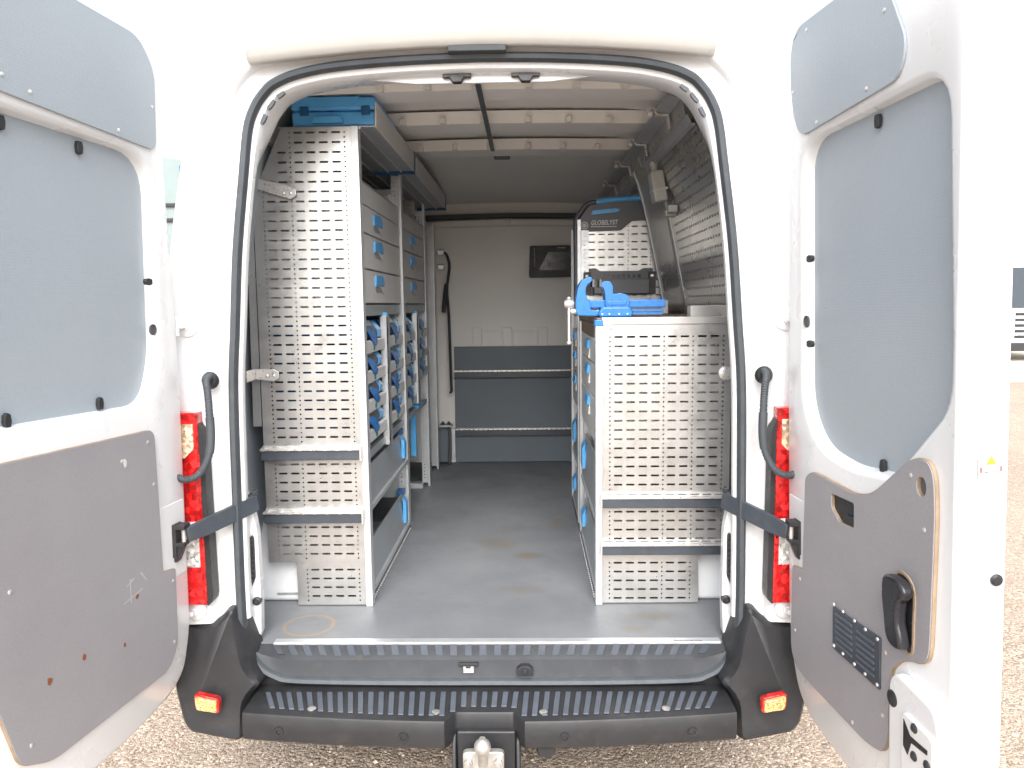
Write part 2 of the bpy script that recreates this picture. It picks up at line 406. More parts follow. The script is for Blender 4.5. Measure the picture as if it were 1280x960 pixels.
# ------------------------------------------------------------------ the setting
def setting():
    m = MB(); n = 40; ext = [-700, -200, -60, -25, -12] + [-8 + i*.8 for i in range(21)] + [12, 25, 60, 200, 700]
    m.grid([[(x, y, GZ) for x in ext] for y in ext])
    g = m.build('ground', 'gravel', recalc=False); g['kind'] = 'structure'
    m = MB(); m.add([(9.5, 13, GZ+.004), (60, 13, GZ+.004), (60, 40, GZ+.004), (9.5, 40, GZ+.004)], [(0, 1, 2, 3)])
    p = m.build('yard_pavement', 'concrete', recalc=False); p['kind'] = 'structure'
    # loose stones lying on the gravel behind the van
    m = MB(); q = random.Random(3)
    base = [(1, 0, 0), (0, 1, 0), (-1, 0, 0), (0, -1, 0), (0, 0, 1), (0, 0, -.5)]
    fs = [(0, 1, 4), (1, 2, 4), (2, 3, 4), (3, 0, 4), (1, 0, 5), (2, 1, 5), (3, 2, 5), (0, 3, 5)]
    for i in range(9000):
        x, y = q.uniform(-2.1, 2.1), q.uniform(-1.2, 1.2); r = q.uniform(.003, .0075) * (1.6 if q.random() < .06 else 1)
        a = q.uniform(0, 6.3); c, s_ = math.cos(a)*r, math.sin(a)*r; k = q.uniform(.6, 1.3)
        m.add([(x+v[0]*c*k*q.uniform(.8, 1.2)-v[1]*s_, y+v[0]*s_*k+v[1]*c*q.uniform(.8, 1.2), GZ+.001+v[2]*r*.8) for v in base], fs)
    o = m.build('loose_gravel', 'pebble', recalc=False)
    tag(o, 'loose tan and brown pebbles scattered on the gravel behind the van', 'gravel', kind='stuff')
setting()

# ------------------------------------------------------------------ the van
van = thing('cargo_van', 'white high roof cargo van seen from behind with both rear doors open', 'van', (0, 0, GZ))
# rear opening, right half: (x, z) on the rubber seal, with the matching point on the body's outer corner
OPEN = [((.781, .10), (1.005, .10)), ((.781, .24), (1.01, .24)), ((.777, .55), (1.01, .55)), ((.771, .84), (1.0, .86)), ((.757, 1.02), (.97, 1.06)),
        ((.738, 1.25), (.935, 1.30)), ((.709, 1.47), (.89, 1.52)), ((.690, 1.60), (.855, 1.66)), ((.668, 1.66), (.84, 1.745)), ((.640, 1.70), (.80, 1.80)),
        ((.605, 1.73), (.74, 1.84)), ((.533, 1.757), (.62, 1.865)), ((.41, 1.777), (.45, 1.882)), ((.2, 1.79), (.21, 1.893)), ((0, 1.794), (0, 1.897))]
def van_contour():
    a = catmull([(p[0], p[1], 0) for p, q in OPEN], 5); b = catmull([(q[0], q[1], 0) for p, q in OPEN], 5)
    half = [((u.x, u.y), (v.x, v.y)) for u, v in zip(a, b)]
    return half + [((-p[0], p[1]), (-q[0], q[1])) for p, q in reversed(half[:-1])]
CONT = van_contour()
def normals(pts):
    out = []
    for i in range(len(pts)):
        a, b = Vector(pts[max(i-1, 0)]), Vector(pts[min(i+1, len(pts)-1)]); e = (b-a).normalized()
        out.append(Vector((e.y, -e.x)))
    return out
def van_shell():
    P = [c[0] for c in CONT]; Q = [c[1] for c in CONT]; N = normals(P)      # outward in x-z
    if N[0].x < 0: N = [-n for n in N]
    def ring(dd, y): return [(p[0]+n.x*dd, y, p[1]+n.y*dd) for p, n in zip(P, N)]
    def lerp(k, y, add=0): return [(p[0]+n.x*.014 + (q[0]-p[0]-n.x*.014)*k, y, p[1]+n.y*.014 + (q[1]-p[1]-n.y*.014)*k) for p, q, n in zip(P, Q, N)]
    m = MB()
    def vring(ds, dt, y):        # side depth, header depth
        out = []
        for p, n in zip(P, N):
            k = max(0, min(1, (p[1]-1.45)/.2)); k = k*k*(3-2*k); dd = ds + (dt-ds)*k
            out.append((p[0]+n.x*dd, y, p[1]+n.y*dd))
        return out
    m.grid([vring(.03, -.02, .10), vring(.0, -.032, .04), vring(-.018, -.035, .0), vring(-.024, -.034, -.025), vring(-.022, -.027, -.038), vring(-.012, -.012, -.044), ring(.004, -.044), lerp(0, -.044), lerp(.22, -.05),
            lerp(.27, -.054), lerp(.31, -.074), lerp(.36, -.08), lerp(.75, -.088), lerp(.92, -.08), lerp(.985, -.05), lerp(1.0, .0), lerp(1.0, .06)])
    m.build('rear_frame', 'paint', van, smooth=True)
    # outer skin of sides and roof, forward to the cab
    m = MB(); rows = []
    for y, k, dz in ((.06, 1, 0), (.5, 1.01, .012), (2.0, 1.015, .03), (3.2, 1.01, .02), (3.9, .97, -.1), (4.6, .92, -.62), (4.95, .88, -.85)):
        rows.append([(q[0]*k, y, min(q[1], 5) + dz*max(0, (q[1]-.3))/1.6) for q in Q])
    m.grid(rows); m.build('body_skin', 'paint', van, smooth=True)
    m = MB()
    for s in (-1, 1):
        m.prism([(.06, .10), (4.95, .10), (5.05, -.05), (5.0, -.3), (.9, -.3), (.06, -.2)], 'x', s*.98, s*1.0)
    m.box(-.98, .98, 4.9, 5.2, -.3, .75)
    m.build('lower_body', 'paint', van)
    m = MB(); m.box(-.9, .9, .12, 4.8, -.16, -.13); m.build('underbody', 'black', van)
    # rubber seal round the opening
    m = MB()
    full = [(.781, .10), (.778, .05), (.763, .006), (.742, -.034), (.715, -.063), (.68, -.083), (.64, -.095), (.5, -.101), (.25, -.104), (0, -.104)]
    bot = catmull([(x, z, 0) for x, z in full], 4)
    lo = [(v.x, v.y) for v in bot]; lo = lo + [(-x, z) for x, z in reversed(lo[:-1])]
    loop = [c[0] for c in CONT] + [(x, z) for x, z in reversed(lo)][1:-1]
    N2 = len(loop); rows = []
    for i in range(N2+1):
        a, b, c = Vector(loop[(i-1) % N2]), Vector(loop[i % N2]), Vector(loop[(i+1) % N2]); e = (c-a).normalized(); nn = Vector((e.y, -e.x))
        rows.append([(b.x+nn.x*dx, y, b.y+nn.y*dx) for dx, y in ((-.013, -.038), (-.014, -.056), (-.008, -.068), (.002, -.072), (.010, -.064), (.013, -.05), (.013, -.038))])
    m.grid(rows); m.build('door_seal', 'rubber', van, smooth=True)
    # inside: side linings and roof skin
    IN = [(.875, 0), (.88, .5), (.865, 1.0), (.825, 1.25), (.785, 1.48), (.762, 1.64), (.742, 1.745), (.70, 1.812), (.62, 1.836), (.5, 1.846), (.25, 1.853), (0, 1.855)]
    full = [(x, z) for x, z in IN] + [(-x, z) for x, z in reversed(IN[:-1])]
    side = [p for p in full if p[1] <= 1.66]
    for s in (-1, 1):
        m = MB(); pr = [(s*x, z) for x, z in IN if z <= 1.66]
        m.grid([[(x, y, z) for x, z in pr] for y in (.09, 1, 2, 2.84)]); m.build('side_lining', 'lining', van, smooth=True)
    top = [p for p in full if p[1] >= 1.6]
    m = MB(); rows = []
    for y, dz in ((.09, -.004), (.5, 0), (1.0, .004), (1.75, .002), (2.2, -.04), (2.84, -.105)):
        rows.append([(x, y, z + dz) for x, z in top])
    m.grid(rows); m.build('roof_lining', 'paint_in', van, smooth=True)
    # pressed roof bows with their folded flanges
    for k, (y0, y1) in enumerate(((.315, .455), (.80, .96), (1.32, 1.48))):
        m = MB(); prof = [(-.748, 1.64), (-.742, 1.69), (-.728, 1.735), (-.695, 1.775), (-.63, 1.790), (-.5, 1.795), (-.25, 1.800), (0, 1.802)]
        prof = prof + [(-x, z) for x, z in reversed(prof[:-1])]
        pc = catmull([(x, z, 0) for x, z in prof], 3)
        m.grid([[(v.x*1.04, y0-.02, v.y+.045) for v in pc], [(v.x, y0, v.y) for v in pc], [(v.x, y1, v.y) for v in pc], [(v.x*1.04, y1+.02, v.y+.045) for v in pc]])
        b = m.build('roof_bow', 'paint_in', van, smooth=True)
        for x in (-.36, -.2, -.04, .14, .3, .46):
            mm = MB(); z = 1.812 - .05*abs(x)**2; mm.box(x-.012, x+.012, y0-.034, y0-.004, z-.012, z+.012); mm.build('flange_tab', 'paint_in', b, bevel=.003)
    m = MB(); m.box(-.035, -.017, .09, 1.32, 1.794, 1.801); m.build('cable_channel', 'darkmetal', van)
    m = MB(); m.box(-.03, .05, 1.52, 1.57, 1.80, 1.835); m.build('roof_lamp_base', 'header', van, bevel=.006)
    # rear header inside the opening with two lock strikers
    m = MB(); m.prism(round_poly([(-.36, 1.752), (-.2, 1.736), (.2, 1.736), (.36, 1.752), (.36, 1.775), (-.36, 1.775)], .01), 'y', .0, .012); m.build('header_plate', 'paint', van, bevel=.003)
    for x in (-.073, .13):
        m = MB(); m.box(x-.042, x+.042, -.018, -.001, 1.748, 1.758); m.prism([(x-.024, 1.75), (x+.024, 1.75), (x+.012, 1.732), (x-.012, 1.732)], 'y', -.026, -.001)
        st = m.build('lock_striker', 'black', van, bevel=.002)
    # dark strips put in for the shade inside long slots of the inner frame
    for s in (-1, 1):
        idx = [i for i in range(len(P)) if s*P[i][0] > .47 and P[i][1] > 1.585]
        if s*P[idx[0]][0] < s*P[idx[-1]][0]: idx.reverse()
        pts = [(P[i][0]-N[i].x*.030, P[i][1]-N[i].y*.030) for i in idx]
        for f0, f1, wv in ((.10, .24, .0075), (.30, .52, .006), (.58, .72, .0065)):
            seg = [pts[min(len(pts)-1, round((f0+(f1-f0)*k/5)*(len(pts)-1)))] for k in range(6)]
            m = MB(); tops = []; bots = []
            for k, (x, z) in enumerate(seg):
                a_, b_ = Vector(seg[max(k-1, 0)]), Vector(seg[min(k+1, 5)]); e = (b_-a_)
                if e.length < 1e-6: continue
                e.normalize(); n_ = Vector((e.y, -e.x))*wv*(.5 if k in (0, 5) else 1); tops.append((x+n_.x, z+n_.y)); bots.append((x-n_.x, z-n_.y))
            m.prism(tops + bots[::-1], 'y', -.0385, -.028); m.build('slot_shade_strip', 'darkmetal', van)
    # overhanging roof lip
    m = MB(); rows = []
    xs = [-.665, -.655, -.64, -.6, -.5, -.33, -.16, 0, .16, .33, .5, .6, .64, .655, .665]
    for x in xs:
        b = 1.812 - .040*(abs(x)/.65)**2; e = .006 if abs(x) > .66 else 0
        rows.append([(x, -.06, b+.006+e), (x, -.094+e, b+e), (x, -.101+e, b+.003+e), (x, -.112+e, b+.018), (x, -.120+e, b+.034-e), (x, -.116, b+.040-e), (x, .05, b+.060-e)])
    m.grid(rows); m.build('roof_lip', 'lipgrey', van, smooth=True)
    m = MB(); m.box(-.09, .075, -.100, -.05, 1.796, 1.815); m.build('tape_patch', 'strap', van, bevel=.003)
van_shell()

def van_floor():
    m = MB(); m.box(-.885, .885, .0, 2.84, -.02, 0); m.build('load_floor', 'floor', van)
    m = MB(); m.box(-.70, .735, -.008, .024, -.004, .004); e = m.build('edge_strip', 'post', van, bevel=.0015)
    # the printed maker's line on the strip
    t = bpy.data.curves.new('strip_lettering', 'FONT'); t.body = 'SmartVehicle'; t.size = .017; t.shear = .1; t.extrude = .0002
    o = bpy.data.objects.new('strip_lettering', t); col.objects.link(o); o.parent = e; o.location = Vector((.585, -.0055, .0046)) - Vector((0, 0, GZ)); o.data.materials.append(MT['header']); to_mesh(o)
    # black sill moulding stepping down to the seal
    m = MB(); rows = []
    for x in [-.775+.05*i for i in range(32)]:
        x = max(-.772, min(.772, x)); k = max(0, abs(x)-.62)/.15; up = .10*k*k
        rows.append([(x, .02, -.001), (x, -.008, -.003), (x, -.045, -.03 + up*.3), (x, -.05, -.034 + up*.4), (x, -.056, -.088+up), (x, -.06, -.10+up)])
    m.grid(rows); sill = m.build('sill_moulding', 'sillp', van, smooth=True)
    for i in range(30):
        x = -.69 + i*.0476
        m = MB(); y0, y1 = -.012, -.040; k = max(0, abs(x)-.62)/.15; sh = -.06 if x < 0 else .06; sh *= abs(x)/.7
        z0, z1 = -.0035, -.026 + .03*k*k
        m.add([(x-.011, y0, z0), (x+.011, y0, z0), (x+.011-sh*.4, y1, z1), (x-.011-sh*.4, y1, z1), (x-.011, y0, z0+.002), (x+.011, y0, z0+.002), (x+.011-sh*.4, y1, z1+.002), (x-.011-sh*.4, y1, z1+.002)],
              [(0, 3, 2, 1), (4, 5, 6, 7), (0, 1, 5, 4), (1, 2, 6, 5), (2, 3, 7, 6), (3, 0, 4, 7)])
        m.build('tread_rib', 'sillrib', sill)
    # lock catch and striker plate in the sill
    m = MB(); m.box(-.084, -.05, -.062, -.050, -.073, -.046); m.build('lock_catch', 'steel', van, bevel=.002)
    m = MB(); m.box(-.098, -.036, -.064, -.049, -.050, -.040); m.box(-.075, -.06, -.072, -.05, -.052, -.044); m.build('catch_cover', 'black', van, bevel=.002)
    m = MB(); m.prism([(.085, -.075), (.135, -.075), (.135, -.055), (.122, -.045), (.098, -.045), (.085, -.055)], 'y', -.075, -.05); m.cyl((.11, -.082, -.06), (.11, -.07, -.06), .009); m.build('door_lock_pin', 'black', van, bevel=.002)
    # wheel arches inside
    for s in (-1, 1):
        m = MB(); pf = [(.34, 0), (.36, .17), (.45, .27), (.6, .32), (.85, .32), (1.0, .27), (1.1, .17), (1.12, 0)]
        m.prism(pf, 'x', s*.70 if s < 0 else .73, s*.90); m.build('wheel_arch', 'paint', van, bevel=.02, seg=3)
    # white pillar feet in the opening, each with a vent and a rubber stop
    for s in (-1, 1):
        m = MB(); pl = [(.796, -.02), (.80, .52), (.785, .52), (.772, .48), (.752, .42), (.743, .36), (.741, .14), (.745, .03), (.770, -.035)]
        m.prism([(s*x, z) for x, z in pl], 'y', .012, .05); f = m.build('pillar_foot', 'paint', van, bevel=.006, seg=3)
        m = MB(); vp = round_poly([(.757, .357), (.779, .333), (.779, .178), (.770, .178), (.753, .215), (.752, .345)], .006)
        m.prism([(s*x, z) for x, z in vp], 'y', .004, .018); v = m.build('vent_grille', 'black', f, bevel=.0015)
        for k in range(9):
            z = .205 + k*.0165; m = MB(); m.box(*sorted((s*.756, s*.776)), -.001, .006, z, z+.006); m.build('vent_slat', 'sillp', v)
        m = MB(); m.lathe([(.0, -.012), (.006, -.012), (.008, -.006), (.0135, -.004), (.0135, .012)], (s*.752, .008, .137), (0, 1, 0), 16); m.build('rubber_stop', 'black', van, smooth=True)
        # check strap housing
        m = MB(); m.box(*sorted((s*.742, s*.764)), -.01, .03, .462, .49); m.box(*sorted((s*.735, s*.75)), -.006, .02, .486, .502); m.build('strap_housing', 'black', van, bevel=.003)
van_floor()

def van_bulkhead():
    m = MB(); m.box(-.88, .88, 2.82, 2.86, 0, 1.80); b = m.build('bulkhead', 'paint_in', van)
    for x0, x1 in ((-.245, -.18), (-.04, .025), (.2, .268)):
        m = MB(); m.box(x0, x1, 2.808, 2.822, .72, .925); m.build('pressed_rib', 'paint_in', b, bevel=.006)
    for x0, x1 in ((-.178, -.045), (.03, .195)):
        m = MB(); m.box(x0, x1, 2.814, 2.822, .72, .90); m.build('pressed_field', 'paint_in', b, bevel=.004)
    m = MB(); m.box(-.8, .8, 2.815, 2.821, 1.448, 1.456); m.build('weld_seam', 'paint_in', b)
    m = MB(); pc = [(-.8, 1.665), (-.4, 1.678), (0, 1.684), (.4, 1.678), (.8, 1.665)]
    m.grid([[(x, 2.80, z) for x, z in pc], [(x, 2.775, z-.004) for x, z in pc], [(x, 2.775, z-.03) for x, z in pc], [(x, 2.82, z-.034) for x, z in pc]]); h = m.build('header_gasket', 'rubber', van, smooth=True)
    m = MB(); m.grid([[(x, 2.819, z-.036) for x, z in pc], [(x, 2.79, z-.045) for x, z in pc], [(x, 2.79, z-.082) for x, z in pc], [(x, 2.82, z-.088) for x, z in pc]]); m.build('header_rail', 'paint_in', van, smooth=True)
    m = MB(); m.lathe([(.022, 0), (.022, .004), (.012, .012), (0, .013)], (.007, 2.79, 1.625), (0, -1, 0), 14); m.build('rail_button', 'paint', van, smooth=True)
    # slate board with two lashing rails
    m = MB(); m.box(-.37, .425, 2.795, 2.818, .004, .797); bd = m.build('bulkhead_board', 'bulkboard', van, bevel=.002)
    for z in (.632, .236):
        m = MB(); m.box(-.368, .423, 2.757, 2.794, z-.045, z-.004); r = m.build('lashing_rail', 'darkmetal', bd, bevel=.002)
        m = MB(); n = 24; L = .791/n
        for i in range(n):
            m.box(-.368+i*L, -.368+i*L+L*.72, 2.75, 2.794, z-.003, z+.006)
        m.box(-.368, .423, 2.785, 2.794, z-.003, z+.005)
        m.build('rail_lip', 'steel', r)
    m = MB(); m.box(-.397, -.372, 2.78, 2.818, .03, .24); m.build('board_edge_trim', 'post', van)
van_bulkhead()

def van_bumper():
    xs = [-.735+.049*i for i in range(31)]
    def yf(x): return -.252 + .05*(x/.73)**2
    def notch(x): return max(0, min(1, (.117-abs(x+.008))/.03))
    m = MB(); rows = []
    X = sorted(xs + [-.125, -.12, -.10, -.09, .075, .085, .105, .11, 0])
    for x in X:
        k = notch(x); y = yf(x) + .052*k; e = max(0, (abs(x)-.70)/.035)
        rows.append([(x, -.05, -.118), (x, -.08, -.122), (x, y+.012, -.124), (x, y+.003, -.126), (x, y, -.132), (x, y-.003, -.17), (x, y+.002, -.205), (x, y+.014, -.216), (x, -.05, -.21)])
    m.grid(rows); b = m.build('bumper', 'black', van, smooth=True)
    x = -.70
    for i in range(44):
        x = -.695 + i*.0324; y1 = yf(x) + .052*notch(x) + .026; y0 = -.088
        sk = -.045*x/.7
        m = MB(); wd = .0085
        pl = [(x-wd-sk*0, y0), (x+wd, y0), (x+wd+sk, y1), (x-wd+sk, y1)]
        m.prism([(px, py) for px, py in pl], 'z', -.1235, -.1185); m.build('tread_rib', 'rib', b, bevel=.0015, seg=1)
    for x, y in ((-.53, -.185), (-.155, -.205), (.165, -.205), (.53, -.185)):
        m = MB(); m.lathe([(.013, 0), (.013, .003), (.008, .0045), (0, .0045)], (x, y, -.122), (0, 0, 1), 16); m.build('bumper_bolt', 'cast', b, smooth=True)
    for x in (-.62, -.245, .225, .60):
        m = MB(); m.lathe([(0, .001), (.008, .001), (.009, .006), (.013, .006), (.0145, 0)], (x, yf(x)-.003, -.172), (0, -1, 0), 20); m.build('parking_sensor', 'black', b, smooth=True)
    for s in (-1, 1):
        m = MB(); rows = []
        # corner moulding: outline in x-z lofted from the body towards the rear
        ol = [(.748, .02), (.790, .145), (.815, .148), (.845, .112), (.885, .100), (.945, .104), (.985, .09), (.985, -.09), (.955, -.205), (.93, -.228), (.77, -.252), (.752, -.245), (.745, -.12), (.70, -.082), (.73, -.045)]
        ol = round_poly([(s*x, z) for x, z in ol], .028, 3); c = (s*.86, -.08)
        def sc(k, y): return [(c[0]+(p[0]-c[0])*k, y, c[1]+(p[1]-c[1])*k) for p in ol]
        def front(y, inn):
            q = offset(ol, -inn); out = []
            for x, z in q:
                cc = max(0, min(1, (z+.02)/.14)); ax = max(0, abs(x)-.80)/.18
                k_ = max(0, min(1, (.80-abs(x))/.07)); k_ = k_*k_*(3-2*k_); out.append((x, y + .075*cc*cc*(3-2*cc) + .05*ax*ax + .045*k_, z))
            return out
        rings = [[(x, .02, z) for x, z in ol], front(-.12, 0), front(-.155, .006), front(-.165, .018)]
        n = len(ol); V = [p for r in rings for p in r]; F = [(i*n+k, i*n+(k+1) % n, (i+1)*n+(k+1) % n, (i+1)*n+k) for i in range(3) for k in range(n)]
        F.append(tuple(range(3*n, 4*n)))
        m.add(V, F); cn = m.build('bumper_corner', 'black', van, bevel=.006, seg=2)
        m = MB(); pl = round_poly([(s*.822, -.103), (s*.886, -.088), (s*.882, -.128), (s*.822, -.138)], .006)
        m.prism(pl, 'y', -.182, -.15); m.build('reflector', 'reflector', cn, bevel=.003)
        m = MB(); m.prism(offset(pl, .006), 'y', -.172, -.15); m.build('red_halo_bezel', 'redlens', cn, bevel=.002)  # red bezel put in for the halo round the glowing reflector
        m = MB(); m.lathe([(0, -.002), (.007, -.002), (.009, .004), (.013, .006)], (s*.752, -.09, -.035), (0, 1, 0), 12); m.build('fixing_screw', 'rubber', cn, smooth=True)
    m = MB(); fp = [(.8, -.25), (.8, .06), (.772, .0), (.735, -.055), (.69, -.09), (.6, -.105)]
    m.prism(fp + [(-x, z) for x, z in reversed(fp)], 'y', -.030, .02); m.build('bumper_backing', 'black', van)
    # tow bar under the middle of the bumper
    m = MB(); m.box(-.092, .082, -.222, -.10, -.36, -.172); m.prism([(-.226, -.21), (-.20, -.185), (-.12, -.185), (-.12, -.38), (-.25, -.38)], 'x', -.106, -.093); m.prism([(-.226, -.21), (-.20, -.185), (-.12, -.185), (-.12, -.38), (-.25, -.38)], 'x', .083, .096)
    t = m.build('tow_bracket', 'black', van, bevel=.006)
    m = MB(); pl = round_poly([(-.066, -.36), (.046, -.36), (.050, -.200), (.03, -.197), (-.048, -.197), (-.070, -.200)], .012); m.prism(pl, 'y', -.285, -.262); m.build('hitch_plate', 'cast', t, bevel=.004)
    m = MB(); m.cyl((-.011, -.285, -.235), (-.011, -.30, -.188), .014, 16); m.build('ball_neck', 'cast', t, smooth=True)
    m = MB(); m.lathe([(0, -.0245)] + [(.0245*math.cos(a), .0245*math.sin(a)) for a in [R(-75+15*k) for k in range(10)]] + [(.009, .0235), (.009, .027), (0, .027)], (-.011, -.30, -.172), (0, 0, 1), 24); m.build('tow_ball', 'cast', t, smooth=True)
    for x in (-.053, .033):
        m = MB(); m.cyl((x, -.285, -.226), (x, -.298, -.226), .0125, 6); m.cyl((x, -.285, -.226), (x, -.304, -.226), .007, 10); m.build('hitch_bolt', 'cast', t, bevel=.001)
    m = MB(); m.lathe([(0, -.02), (.024, -.02), (.029, -.012), (.029, .05), (.02, .06)], (.172, -.20, -.232), (0, 1, 0), 20); m.build('trailer_socket', 'black', van, smooth=True)
    m = MB(); m.box(.12, .16, -.19, -.1, -.24, -.21); m.build('socket_bracket', 'darkmetal', van, bevel=.003)
    for s in (-1, 1):
        m = MB(); m.lathe([(.0, -.09), (.19, -.09), (.2, -.1), (.31, -.1), (.33, -.08), (.335, 0), (.33, .08), (.31, .1), (.2, .1), (0, .1)], (s*.86, .95, GZ+.335), (1, 0, 0), 40); m.build('wheel', 'tyre', van, smooth=True)
        m = MB(); m.lathe([(.0, -.09), (.19, -.09), (.2, -.1), (.31, -.1), (.33, -.08), (.335, 0), (.33, .08), (.31, .1), (.2, .1), (0, .1)], (s*.86, 4.2, GZ+.335), (1, 0, 0), 40); m.build('wheel', 'tyre', van, smooth=True)
van_bumper()

def van_lamps():
    for s in (-1, 1):
        m = MB(); pl = [(.8435, .20), (.847, .70), (.862, .742), (.866, .742), (.866, .174), (.858, .170), (.846, .184)]
        m.prism([(s*x, z) for x, z in pl], 'y', -.112, -.06); L = m.build('tail_light', 'black', van, bevel=.004)
        m = MB(); m.prism([(s*x, z) for x, z in [(.860, .174), (.860, .769), (.995, .769), (.995, .174)]], 'y', -.116, -.06); m.build('red_lens', 'redlens', L, bevel=.004)
        for z0, z1, mt, nm in ((.630, .735, 'amberlens', 'indicator_lens'), (.296, .436, 'clearlens', 'reversing_lens')):
            m = MB(); ch = .03 if mt == 'amberlens' else 0
            m.prism(round_poly([(s*.873, z0+ch), (s*(.873+ch), z0-.0), (s*.97, z0), (s*.97, z1), (s*.873, z1)], .004), 'y', -.121, -.112); m.build(nm, mt, L, bevel=.002)
        m = MB(); m.box(*sorted((s*.864, s*.868)), -.119, -.112, .18, .765); m.build('lens_rim', 'redlens', L)
        # hinges
        for x, z in ((.888, 1.026), (.908, .147)):
            m = MB(); m.lathe([(.034, 0), (.034, .008), (.028, .013), (.012, .014), (.012, .022), (0, .023)], (s*x, -.082, z), (0, -1, 0), 10); h = m.build('hinge', 'paint', van, smooth=True)
            m = MB(); m.box(*sorted((s*(x-.006), s*(x+.03))), -.125, -.09, z-.006, z+.008); m.cyl((s*(x+.012), -.13, z-.028), (s*(x+.012), -.13, z+.03), .009, 12); m.build('hinge_pin', 'paint', h, bevel=.002)
        # cable conduit looping from body to door
        pts = catmull([(s*.826, -.082, .875), (s*.823, -.12, .866), (s*.815, -.135, .83), (s*.812, -.138, .785), (s*.810, -.142, .70), (s*.818, -.148, .64), (s*.845, -.155, .592), (s*.878, -.165, .578), (s*.905, -.18, .592), (s*.915, -.19, .61)], 12)
        m = MB(); m.tube(pts, .0105, 12, ridge=.07); c = m.build('cable_conduit', 'rubber', van, smooth=True)
        m = MB(); m.tube(pts[40:58], .0125, 12); m.build('conduit_sleeve', 'rubber', c, smooth=True)
        m = MB(); m.lathe([(0, .012), (.02, .012), (.026, .004), (.027, 0)], (s*.828, -.08, .862), (0, -1, 0), 16); m.build('conduit_grommet', 'black', c, smooth=True)
        # door check strap
        a, b = Vector((s*.735, .004, .463)), Vector((s*.868, -.205, .422))
        dr = (b-a).normalized(); up = Vector((0, 0, 1)); up = (up-dr*up.dot(dr)).normalized(); nn = dr.cross(up)
        m = MB(); V = []
        for p, hh in ((a, .024), (a+dr*.02, .027), (a+dr*.19, .027), (b, .021)):
            V += [p+up*hh+nn*.007, p+up*hh-nn*.007, p-up*hh-nn*.007, p-up*hh+nn*.007]
        F = [(0, 1, 2, 3), (15, 14, 13, 12)] + [(i*4+k, i*4+(k+1) % 4, i*4+4+(k+1) % 4, i*4+4+k) for i in range(3) for k in range(4)]
        m.add(V, F); st = m.build('check_strap', 'darkmetal', van, bevel=.003)
        m = MB(); m.box(*sorted((s*.866, s*.905)), -.225, -.185, .442, .456); m.box(*sorted((s*.87, s*.905)), -.225, -.185, .392, .404)
        m.prism([(s*.875, .392), (s*.905, .392), (s*.905, .345), (s*.895, .345)], 'y', -.22, -.19); m.box(*sorted((s*.892, s*.906)), -.226, -.184, .36, .458); m.build('strap_bracket', 'black', st, bevel=.002)
        m = MB(); m.cyl((s*.877, -.207, .396), (s*.877, -.207, .452), .006, 10); m.build('strap_pin', 'steel', st, smooth=True)
van_lamps()

